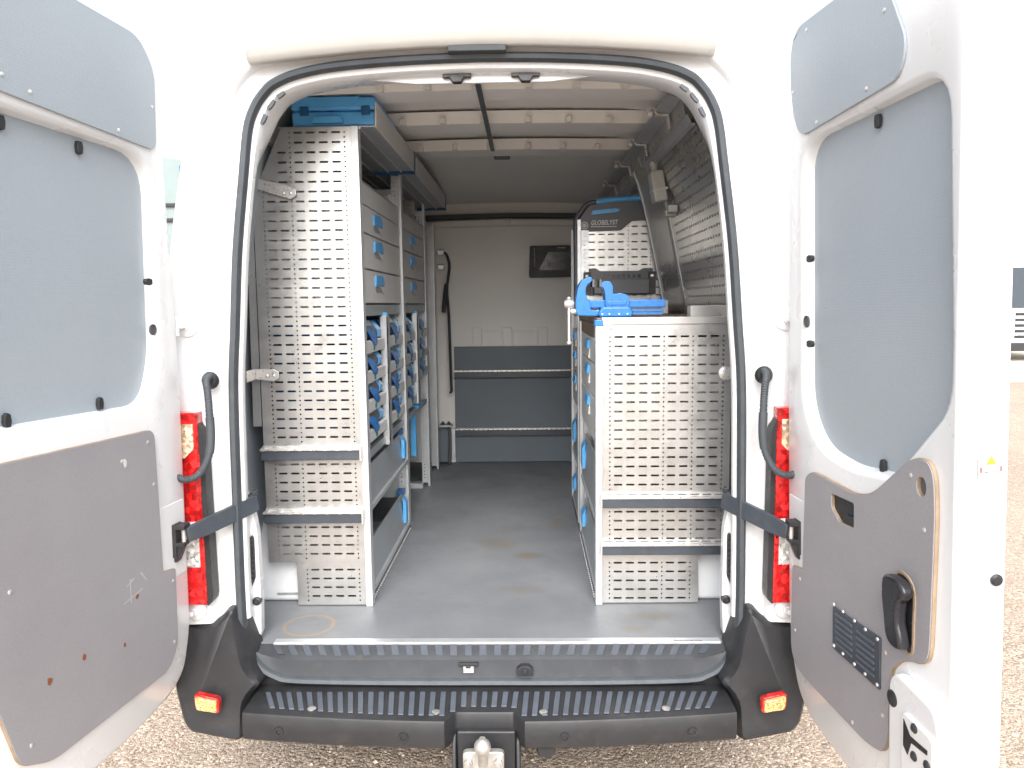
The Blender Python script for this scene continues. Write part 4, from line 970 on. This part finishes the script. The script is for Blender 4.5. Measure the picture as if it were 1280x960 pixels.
bench = thing('workbench_cabinet', 'low aluminium drawer cabinet with perforated end panel and bench top along the opposite wall', 'cabinet', (.6, .31, 0))
def right_cabinet():
    it = [(.415, 'dot')] + [(.4445+.0433*i, 'slot') for i in range(4)] + [(.6025, 'dot'), (.631, 'slot'), (.674, 'slot'), (.7025, 'dot'), (.734, 'slot'), (.777, 'slot'), (.808, 'dot')]
    build_panel('end_panel', cols(.388, .836, it), end_rows(.182, .962, 1.006), .31, bench)
    it2 = [q for q in it if q[0] < .71]
    build_panel('end_panel_foot', cols(.388, .733, it2), end_rows(.004, .152, .187), .314, bench)
    m = MB(); m.box(.364, .389, .300, .345, 0, 1.002); m.build('corner_post', 'post', bench, bevel=.002)
    m = MB(); m.box(.361, .390, .297, .347, 1.0, 1.022); m.build('post_cap', 'bluevise', bench, bevel=.003)
    for z0 in (.363, .193):
        m = MB(); m.box(.384, .832, .278, .309, z0-.002, z0+.032); r = m.build('bumper_rail', 'darkmetal', bench, bevel=.003)
        m = MB(); m.box(.382, .834, .302, .308, z0+.032, z0+.048); m.box(.382, .834, .272, .302, z0+.033, z0+.036); m.box(.382, .834, .2715, .273, z0+.033, z0+.040); m.box(.380, .385, .272, .308, z0-.004, z0+.048); m.build('rail_lip', 'steel', r)
        m = MB()
        for i in range(10): x = .392 + i*.0437; m.box(x, x+.030, .2995, .3015, z0+.0395, z0+.0425)
        o = m.build('rail_slots', 'header', r); o['kind'] = 'stuff'
    m = MB(); m.box(.372, .845, .330, 1.27, 1.008, 1.028); m.build('bench_top', 'benchwood', bench, bevel=.002)
    m = MB(); m.box(.386, .838, .304, .331, 1.004, 1.030); m.build('bench_edge', 'alu', bench, bevel=.002)
    m = MB(); m.box(.374, .40, .35, 1.27, .955, 1.006); m.build('bench_apron', 'benchwood', bench, bevel=.002)
    for y0, y1, far in ((.350, 1.10, 0), (1.32, 1.76, 1)):
        yc = (y0+y1)/2
        for z0, z1 in ((.856, .951), (.732, .852), (.566, .728)):
            m = MB(); m.box(.373, .80, y0, y1, z0+.002, z1); dr = m.build('drawer', 'greypl', bench, bevel=.003)
            m = MB(); zc = z1-.035; m.prism([(.374, zc+.024), (.365, zc+.022), (.360, zc-.004), (.363, zc-.014), (.374, zc-.012)], 'y', yc-.08, yc+.06); m.build('handle', 'blue', dr, bevel=.003)
            m = MB(); m.prism([(.374, zc-.012), (.369, zc-.014), (.366, zc-.05), (.374, zc-.052)], 'y', yc-.08, yc+.02); m.build('lit_scoop', 'white_lbl', dr, bevel=.002)  # white colour stands in for light on the scoop
        for z0, z1 in ((.30, .49), (.035, .19)):
            m = MB(); m.prism([(.372, z0), (.380, z0), (.396, z1), (.388, z1)], 'y', y0, y1); t = m.build('tray_front', 'tray', bench, bevel=.002)
            m = MB(); m.box(.376, .80, y0, y1, z0-.006, z0); m.build('tray_floor', 'tray', t)
            m = MB(); m.box(.368, .380, y0, y1, z0-.016, z0+.002); m.build('tray_edge', 'post', t, bevel=.002)
            m = MB(); m.prism([(.382, z0+.05), (.366, z0+.05), (.366, z1-.05), (.382, z1-.02)], 'y', y1-.12, y1-.03); m.build('tray_clip', 'blue', t, bevel=.003)
    for y, zt in ((1.14, 1.0), (1.285, 1.47), (1.79, 1.47)):
        m = MB(); m.box(.366, .384, y-.01, y+.03, 0, zt); m.build('post', 'post', bench, bevel=.002)
        build_panel('post_web', cols(.384, .420, [(.402, 'dot')]), [(.02+k*.02, .04+k*.02, False) for k in range(int((zt-.06)/.02))], y, bench, mat='post', solid=.002)
        m = MB(); m.box(.42, .82, y+.006, y+.010, .15, min(zt, 1.0)); m.build('post_side', 'tray', bench)
    m = MB()
    for i in range(36): y = .36 + i*.0226; m.cyl((.368, y, .008), (.362, y, .008), .0035, 6)
    o = m.build('floor_rail_studs', 'steel', bench); o['kind'] = 'stuff'
    m = MB(); m.box(.366, .39, .346, 1.8, 0, .018); m.build('floor_rail', 'darkmetal', bench)
    m = MB(); m.box(.70, .838, .345, .40, 1.029, 1.068); m.build('bench_backstop', 'alu', bench, bevel=.002)
    # round screw-down button by the wall
    m = MB(); m.lathe([(.024, 0), (.024, .006), (.014, .010), (0, .010)], (.817, .309, .832), (0, -1, 0), 18); b = m.build('mounting_button', 'steel', bench, smooth=True)
    m = MB(); m.box(.803, .842, .2995, .303, .818, .846); m.build('button_strap', 'steel', b, bevel=.001)
    screw(bench, (.415, .309, .993), (0, -1, 0), .0065)
right_cabinet()

tall = thing('tall_tool_rack', 'perforated tool rack with blue rounded frame and dark printed header behind the vise', 'rack', (.6, 1.30, 1.0))
def tall_rack():
    it = [(.402, 'dot')] + [(.436+.0455*i, 'slot') for i in range(4)] + [(.607, 'dot'), (.637, 'slot'), (.683, 'slot'), (.712, 'dot'), (.752, 'slot'), (.795, 'slot')]
    rows = []; e = 1.462; k = 0
    rows.append((1.446, 1.462, False)); e = 1.446
    while e - .0178 > 1.04: rows.append((e-.0178, e, k % 2 == 0)); e -= .0178; k += 1
    rows.append((1.03, e, False))
    build_panel('end_panel', cols(.384, .838, it), rows, 1.30, tall)
    # printed dark header sheet
    m = MB(); m.prism(round_poly([(.380, 1.414), (.572, 1.419), (.625, 1.462), (.745, 1.464), (.742, 1.49), (.70, 1.555), (.43, 1.545), (.376, 1.47)], .006), 'y', 1.286, 1.295); h = m.build('header_sheet', 'header', tall, bevel=.001)
    # moulded frame, round in section
    fr = catmull([(.362, 1.291, 1.02), (.362, 1.291, 1.30), (.362, 1.291, 1.46), (.385, 1.291, 1.505), (.415, 1.291, 1.540), (.47, 1.291, 1.552), (.56, 1.291, 1.560), (.66, 1.291, 1.566), (.705, 1.291, 1.562), (.735, 1.291, 1.525), (.752, 1.291, 1.46)], 5)
    m = MB(); m.tube(fr[24:], .013, 10); m.build('frame_top', 'blue', tall, smooth=True)
    m = MB(); m.tube(fr[:25], .0125, 10); m.build('frame_side', 'darkmetal', tall, smooth=True)
    m = MB(); m.prism(round_poly([(.43, 1.490), (.55, 1.500), (.57, 1.512), (.55, 1.520), (.44, 1.512)], .006), 'y', 1.280, 1.287); m.build('header_grip', 'blue', h, bevel=.002)
    # lettering
    t = bpy.data.curves.new('header_lettering', 'FONT'); t.body = 'GLOBELYST'; t.size = .030; t.shear = .22; t.extrude = .0004; t.space_character = 1.06; t.offset = .0006
    o = bpy.data.objects.new('header_lettering', t); col.objects.link(o); o.parent = h; o.rotation_euler = (R(90), R(-.8), 0); o.location = Vector((.430, 1.2845, 1.444)) - tall.location; t.materials.append(MT['white_lbl']); o = to_mesh(o); wd = max(v.co.x for v in o.data.vertices); o.scale.x = .128/wd
    m = MB(); m.box(.430, .550, 1.2838, 1.2858, 1.4345, 1.4375); m.build('lettering_rule', 'white_lbl', h)
    m = MB(); m.lathe([(.013, 0), (.0185, 0), (.0185, .001), (.013, .001)], (.400, 1.2858, 1.442), (0, -1, 0), 24); m.build('emblem_ring', 'printgrey', h)
    m = MB(); m.lathe([(.0, .001), (.010, .001), (.010, 0)], (.400, 1.2858, 1.442), (0, -1, 0), 20); m.build('emblem_disc', 'printgrey', h)
    m = MB(); m.tube([(.404, 1.2838, 1.448), (.398, 1.2838, 1.448), (.396, 1.2838, 1.445), (.402, 1.2838, 1.441), (.402, 1.2838, 1.437), (.395, 1.2838, 1.436)], .0012, 6); m.build('emblem_sign', 'white_lbl', h)
tall_rack()

def tool_holder():
    o = thing('tool_holder', 'black steel tool holder tray hung on the perforated rack behind the vise', 'tool holder', (.56, 1.27, 1.115))
    m = MB(); m.prism([(.386, 1.120), (.386, 1.238), (.42, 1.242), (.452, 1.244), (.475, 1.230), (.655, 1.230), (.68, 1.242), (.722, 1.240), (.722, 1.118)], 'y', 1.288, 1.294); m.build('back_plate', 'header', o, bevel=.001)
    m = MB(); m.box(.44, .695, 1.22, 1.287, 1.122, 1.19); m.build('tray', 'header', o, bevel=.003)
    for x in (.395, .70):
        m = MB(); m.box(x, x+.032, 1.262, 1.288, 1.120, 1.225); b = m.build('side_cheek', 'black', o, bevel=.002); screw(b, (x+.015, 1.262, 1.205), (0, -1, 0), .008)
    for i in range(9):
        m = MB(); x = .458 + i*.024; m.box(x, x+.014, 1.2855, 1.2875, 1.198, 1.214); m.build('tool_slot', 'blackgloss', o)
tool_holder()

def vise():
    v = thing('bench_vise', 'bright blue bench vise with steel tommy bar on the bench corner', 'vise', (.45, .50, 1.022))
    ya, yb = .45, .55
    m = MB(); m.prism(round_poly([(.39, 1.029), (.505, 1.029), (.512, 1.045), (.500, 1.066), (.40, 1.066), (.385, 1.045)], .008), 'y', ya-.03, yb+.03); m.build('base', 'bluevise', v, bevel=.006, seg=3)
    m = MB(); m.prism(round_poly([(.415, 1.064), (.498, 1.064), (.502, 1.085), (.496, 1.108), (.47, 1.116), (.44, 1.112), (.442, 1.14), (.432, 1.158), (.412, 1.160), (.398, 1.152), (.398, 1.140), (.408, 1.132), (.412, 1.112)], .008), 'y', ya, yb); m.build('fixed_jaw', 'bluevise', v, bevel=.006, seg=3)
    m = MB(); m.prism(round_poly([(.312, 1.035), (.395, 1.033), (.395, 1.052), (.36, 1.056), (.358, 1.085), (.345, 1.10), (.342, 1.13), (.350, 1.150), (.366, 1.158), (.366, 1.176), (.345, 1.174), (.326, 1.162), (.313, 1.135), (.306, 1.09), (.306, 1.055)], .010), 'y', ya+.004, yb-.004); m.build('moving_jaw', 'bluevise', v, bevel=.007, seg=3)
    m = MB(); m.box(.355, .636, ya+.022, yb-.022, 1.062, 1.092); m.build('slide', 'bluevise', v, bevel=.004)
    m = MB(); m.box(.50, .626, ya+.012, yb-.012, 1.034, 1.058); m.build('guide', 'bluevise', v, bevel=.003)
    for z in (1.0585, 1.047, 1.036): 
        m = MB(); m.box(.50, .622, ya+.010, ya+.022, z-.0015, z+.0015); m.build('guide_groove', 'darkmetal', v)
    m = MB(); m.cyl((.29, .5, 1.050), (.42, .5, 1.050), .011, 16); m.build('screw_spindle', 'steel', v, smooth=True)
    for x0 in (.366, .392):
        m = MB(); m.box(x0, x0+.008, ya, yb, 1.138, 1.166); m.build('jaw_plate', 'header', v, bevel=.001)
    m = MB(); m.lathe([(0, -.016), (.014, -.014), (.017, -.006), (.017, .012), (.012, .022), (.0, .022)], (.288, .5, 1.078), (-1, 0, 0), 20); m.build('screw_head', 'steel', v, smooth=True)
    m = MB(); m.cyl((.283, .497, 1.095), (.283, .492, .935), .0058, 12); t = m.build('tommy_bar', 'steel', v, smooth=True)
    for z, y in ((1.098, .497), (.934, .492)):
        m = MB(); m.lathe([(0, -.006), (.008, -.005), (.010, 0), (.008, .005), (0, .006)], (.283, y, z), (0, 0, 1), 14); m.build('bar_knob', 'steel', t, smooth=True)
    m = MB(); m.prism(round_poly([(.42, 1.072), (.488, 1.072), (.490, 1.088), (.42, 1.088)], .004), 'y', ya-.004, ya+.004); m.build('cast_plate', 'bluevise', v, bevel=.002)
    for x in (.40, .425, .46, .49): screw(v, (x, ya-.028, 1.040), (0, -1, 0), .004)
vise()

# ------------------------------------------------------------------ right wall: perforated cladding, rail and what hangs there
def wall_x(z): 
    pr = [(.86, .9), (.853, 1.0), (.835, 1.1), (.815, 1.2), (.795, 1.3), (.770, 1.42), (.742, 1.54), (.712, 1.64), (.69, 1.70)]
    for (a, za), (b, zb) in zip(pr, pr[1:]):
        if za <= z <= zb: return a + (b-a)*(z-za)/(zb-za)
    return pr[-1][0]
clad = thing('wall_cladding', 'bent perforated sheet metal cladding on the wall above the bench', 'wall panel', (.8, .6, 1.03))
def cladding():
    it = []; y = .215; xs = [(.15, .20, None)]
    items = [(.20+.0375*i, 'slot') for i in range(22)]
    rows = []; z = 1.06
    rows = [(1.03, 1.06, False)]
    while z < 1.66: rows.append((z, z+.019, True)); rows.append((z+.019, z+.034, False)); z += .034
    rows.append((z, z+.02, False))
    m = MB()
    for i, (z0, z1, sl) in enumerate(rows):
        c = cols(.14, 1.06, items)
        perforated(m, c, [(z0, z1, sl and i not in (0, len(rows)-1))], lambda yy, zz: (wall_x(zz)-.006, yy, zz), size=(.021, .0105))
    m.build('perforated_sheet', 'wallsheet', clad, solid=.0018, solid_off=0)
    # bent flange along the far edge
    zs = [1.03 + .05*i for i in range(14)]; m = MB()
    m.grid([[(wall_x(z)-.006, 1.06, z) for z in zs], [(wall_x(z)-.014, 1.10, z) for z in zs], [(wall_x(z)-.060, 1.25, z) for z in zs], [(wall_x(z)-.068, 1.262, z) for z in zs]]); m.build('bent_flange', 'wallsheet', clad, smooth=True, solid=.002)
    m = MB(); m.tube([(wall_x(z)-.070, 1.262, z) for z in zs], .0065, 8); m.build('flange_edge', 'tray', clad, smooth=True)
    for yy, zz in ((.93, 1.452), (.86, 1.462)):
        m = MB(); m.box(wall_x(zz)-.05, wall_x(zz)-.012, yy-.02, yy+.02, zz-.014, zz+.014); m.build('spring_clip', 'canister', clad, bevel=.003)
    m = MB(); m.box(.716, .752, 1.05, 1.09, 1.03, 1.09); m.build('edge_guard', 'greypl', clad, bevel=.003)
    m = MB(); m.box(.79, .846, .33, .36, 1.60, 1.605) if False else m.box(.700, .704, .2, 1.05, 1.685, 1.69); m.build('sheet_fold', 'steel', clad)
cladding()

rail = thing('roof_rail', 'long slotted metal rail on stepped brackets under the roof edge', 'rail', (.64, .3, 1.66))
def roof_rail():
    m = MB(); it = [(.3+.09*i, 'slot') for i in range(26)]
    c = [(.26, .29, None)]; x = .26; c = []
    for i in range(27): c += [(x, x+.055, None), (x+.055, x+.092, 'slot')]; x += .092
    perforated(m, c, [(1.694, 1.726, True)], lambda yy, zz: (.655+(zz-1.71)*-.15, yy, zz))
    perforated(m, c, [(1.726, 1.752, False)], lambda yy, zz: (.655+(zz-1.71)*-.15, yy, zz))
    m.build('rail_web', 'alu', rail, solid=.002)
    m = MB(); m.prism([(.658, 1.694), (.672, 1.665), (.678, 1.668), (.664, 1.697)], 'y', .26, 2.74); m.prism([(.672, 1.665), (.690, 1.664), (.690, 1.668), (.672, 1.669)], 'y', .26, 2.74); m.build('rail_flange', 'tray', rail)
    m = MB(); m.prism([(.592, 1.757), (.650, 1.750), (.650, 1.754), (.592, 1.761)], 'y', .26, 2.74); m.build('rail_top', 'tray', rail)
    for y in (.47, .99, 1.5, 2.1):
        m = MB(); pl = [(.570, 1.752), (.570, 1.775), (.580, 1.775), (.592, 1.772), (.600, 1.752), (.640, 1.750), (.648, 1.70), (.642, 1.70), (.634, 1.744), (.594, 1.746), (.586, 1.766), (.576, 1.768), (.576, 1.752)]
        m.prism(pl, 'y', y, y+.03); m.build('stepped_bracket', 'steel', rail, bevel=.001)
        m = MB(); m.box(.566, .582, y-.008, y+.038, 1.742, 1.754); m.build('bracket_foot', 'paint_in', rail, bevel=.002)
roof_rail()

def canister():
    c = thing('canister', 'pale plastic canister with round neck strapped to the perforated wall cladding', 'canister', (.70, 1.0, 1.52))
    ax = Vector((-.16, .05, 1)).normalized(); p = Vector((.700, .98, 1.505))
    u = Vector((0, 1, 0)); w_ = u.cross(ax).normalized()
    def bx(a0, a1, b0, b1, h0, h1):
        return [p + w_*a + u*b + ax*h for h in (h0, h1) for a, b in ((a0, b0), (a1, b0), (a1, b1), (a0, b1))]
    m = MB(); m.add(bx(-.028, .028, -.045, .045, 0, .13), [(0, 3, 2, 1), (4, 5, 6, 7), (0, 1, 5, 4), (1, 2, 6, 5), (2, 3, 7, 6), (3, 0, 4, 7)]); m.build('body', 'canister', c, bevel=.008, seg=3)
    m = MB(); m.cyl(p+ax*.13, p+ax*.155, .018, 16, .016); m.cyl(p+ax*.153, p+ax*.172, .020, 16); m.build('cap', 'canister', c, bevel=.002)
    m = MB(); m.add(bx(-.030, .034, -.047, .047, .045, .055), [(0, 3, 2, 1), (4, 5, 6, 7), (0, 1, 5, 4), (1, 2, 6, 5), (2, 3, 7, 6), (3, 0, 4, 7)]); m.build('band', 'greypl', c)
canister()

# ------------------------------------------------------------------ things on the bulkhead
def bulkhead_things():
    b = thing('document_box', 'flat black document box fixed high on the bulkhead', 'box', (.30, 2.80, 1.257))
    m = MB(); m.prism(round_poly([(.142, 1.262), (.150, 1.462), (.452, 1.462), (.452, 1.257), (.150, 1.255)], .008), 'y', 2.755, 2.817); bd = m.build('box_body', 'black', b, bevel=.004)
    for i in range(9):
        z = 1.325 + i*.0145; m = MB(); m.box(.176, .184, 2.752, 2.756, z, z+.006); m.build('vent_hole', 'printgrey', b)
    m = MB(); m.box(.33, .385, 2.7535, 2.756, 1.444, 1.450); m.build('box_badge', 'printgrey', b)
    m = MB(); m.prism([(.205, 1.30), (.44, 1.30), (.44, 1.42), (.27, 1.42)], 'y', 2.7525, 2.756); m.build('box_cover', 'blackgloss', b, bevel=.001)
    s = thing('lashing_strap', 'dark lashing strap with metal ratchet hanging beside the shelving rack', 'strap', (-.42, 2.72, .45))
    def band(pts, w_): 
        m = MB(); pc = catmull(pts, 6); m.grid([[(p.x-w_, p.y, p.z) for p in pc], [(p.x+w_, p.y-.003, p.z) for p in pc]]); return m
    band([(-.43, 2.73, 1.44), (-.40, 2.72, 1.41), (-.382, 2.71, 1.34), (-.392, 2.71, 1.25), (-.402, 2.715, 1.17), (-.392, 2.715, 1.0), (-.388, 2.715, .75), (-.384, 2.715, .5)], .009).build('long_tail', 'strap', s, smooth=True, solid=.004)
    band([(-.402, 2.71, 1.22), (-.412, 2.705, 1.15), (-.420, 2.705, 1.08), (-.425, 2.705, 1.03)], .014).build('short_tail', 'strap', s, smooth=True, solid=.004)
    for z in (1.43, 1.335):
        m = MB(); m.cyl((-.46, 2.72, z), (-.415, 2.72, z), .015, 10); m.box(-.455, -.42, 2.70, 2.74, z-.022, z+.006); m.build('ratchet', 'steel', s, bevel=.002)
    m = MB(); m.box(-.40, -.38, 2.705, 2.72, .490, .502); m.build('tail_hook', 'black', s, bevel=.002)
    l = thing('wall_bracket', 'small white topped metal bracket with dark rod beside the slate board', 'bracket', (-.42, 2.74, 0))
    m = MB(); m.box(-.475, -.385, 2.70, 2.80, .262, .274); m.build('top_plate', 'white_lbl', l, bevel=.002)
    for x in (-.45, -.41):
        m = MB(); m.prism([(x-.02, .274), (x+.02, .274), (x, .298)], 'y', 2.72, 2.75); m.build('wing_knob', 'black', l, bevel=.002)
    m = MB(); m.tube(catmull([(-.402, 2.72, .262), (-.400, 2.72, .16), (-.404, 2.72, .05), (-.41, 2.72, .012)], 5), .010, 10); m.build('rod', 'header', l, smooth=True)
    m = MB(); m.box(-.472, -.397, 2.70, 2.78, 0.0, .010); m.build('foot', 'black', l, bevel=.002)
    m = MB(); m.box(-.476, -.41, 2.765, 2.80, .012, .255); m.build('back_plate', 'bulkboard', l, bevel=.002)
bulkhead_things()

# ------------------------------------------------------------------ vehicles standing further off
def far_vehicles():
    t = thing('parked_truck', 'white truck with louvred grille and dark windscreen parked across the yard', 'truck', (14.6, 19.5, GZ))
    x0, x1, y0 = 12.75, 15.2, 18.2
    m = MB(); m.prism([(y0, GZ+.45), (y0, GZ+1.35), (y0+.35, GZ+2.75), (y0+.9, GZ+2.95), (y0+2.0, GZ+2.95), (y0+2.0, GZ+.45)], 'x', x0, x1); m.build('cab', 'paint', t, bevel=.05)
    m = MB(); m.box(x0-.05, x1+.05, y0+2.1, y0+8, GZ+.9, GZ+3.5); m.build('load_box', 'paint', t, bevel=.03)
    m = MB(); m.prism([(y0+.02, GZ+1.42), (y0+.30, GZ+2.5), (y0+.26, GZ+2.5), (y0-.02, GZ+1.42)], 'x', x0+.12, x1-.12); m.build('windscreen', 'glassdk', t)
    for i in range(5):
        z = GZ+.62+i*.15; m = MB(); m.box(x0+.35, x1-.35, y0-.03, y0+.02, z, z+.075); m.build('grille_bar', 'black', t, bevel=.01)
    for x in (x0+.08, x1-.33):
        m = MB(); m.box(x, x+.25, y0-.02, y0+.02, GZ+.62, GZ+.85); m.build('headlight', 'clearlens', t, bevel=.02)
    m = MB(); m.box(x0-.02, x1+.02, y0-.12, y0+.1, GZ+.28, GZ+.5); m.build('bumper', 'black', t, bevel=.03)
    for x in (x0+.15, x1-.15):
        for y in (y0+.9, y0+6.2):
            m = MB(); m.lathe([(0, -.14), (.25, -.14), (.44, -.13), (.47, -.08), (.47, .08), (.44, .13), (0, .14)], (x, y, GZ+.47), (1, 0, 0), 28); m.build('wheel', 'tyre', t, smooth=True)
    m = MB(); m.box(x0-.30, x0-.10, y0+.3, y0+.42, GZ+1.7, GZ+2.3); m.build('side_mirror', 'black', t, bevel=.03)
    c = thing('parked_coach', 'tall white coach with pale corner window and black hinges parked beyond the van', 'coach', (-5.6, 11.5, GZ))
    x1, y0 = -4.215, 7.6
    m = MB(); m.prism(round_poly([(-6.9, GZ+.35), (x1-.02, GZ+.35), (x1, GZ+2.0), (x1-.10, GZ+3.55), (x1-.3, GZ+3.78), (-6.7, GZ+3.78)], .06), 'y', y0, y0+9); m.build('body', 'paint', c, bevel=.08, seg=3)
    pl = round_poly([(x1-.40, GZ+1.3), (x1-.06, GZ+1.3), (x1-.06, GZ+2.9), (x1-.08, GZ+3.58), (x1-.40, GZ+3.62)], .06)
    m = MB(); m.prism(pl, 'y', y0-.02, y0+.02); w_ = m.build('rear_window', 'glasspale', c, bevel=.006)
    m = MB(); m.prism([(x1-.105, GZ+2.5), (x1-.06, GZ+2.5), (x1-.05, GZ+3.2), (x1-.07, GZ+3.5), (x1-.11, GZ+3.5), (x1-.09, GZ+3.2)], 'y', y0-.03, y0); m.build('window_trim', 'bluedk', w_, bevel=.004)
    for z in (GZ+2.79, GZ+2.98):
        m = MB(); m.box(x1-.38, x1-.06, y0-.055, y0-.02, z, z+.045); m.build('window_hinge', 'black', w_, bevel=.006)
    for y in (y0+1.6, y0+7):
        m = MB(); m.lathe([(0, -.14), (.25, -.14), (.44, -.13), (.48, -.08), (.48, .08), (.44, .13), (0, .14)], (x1-.1, y, GZ+.48), (1, 0, 0), 28); m.build('wheel', 'tyre', c, smooth=True)
far_vehicles()
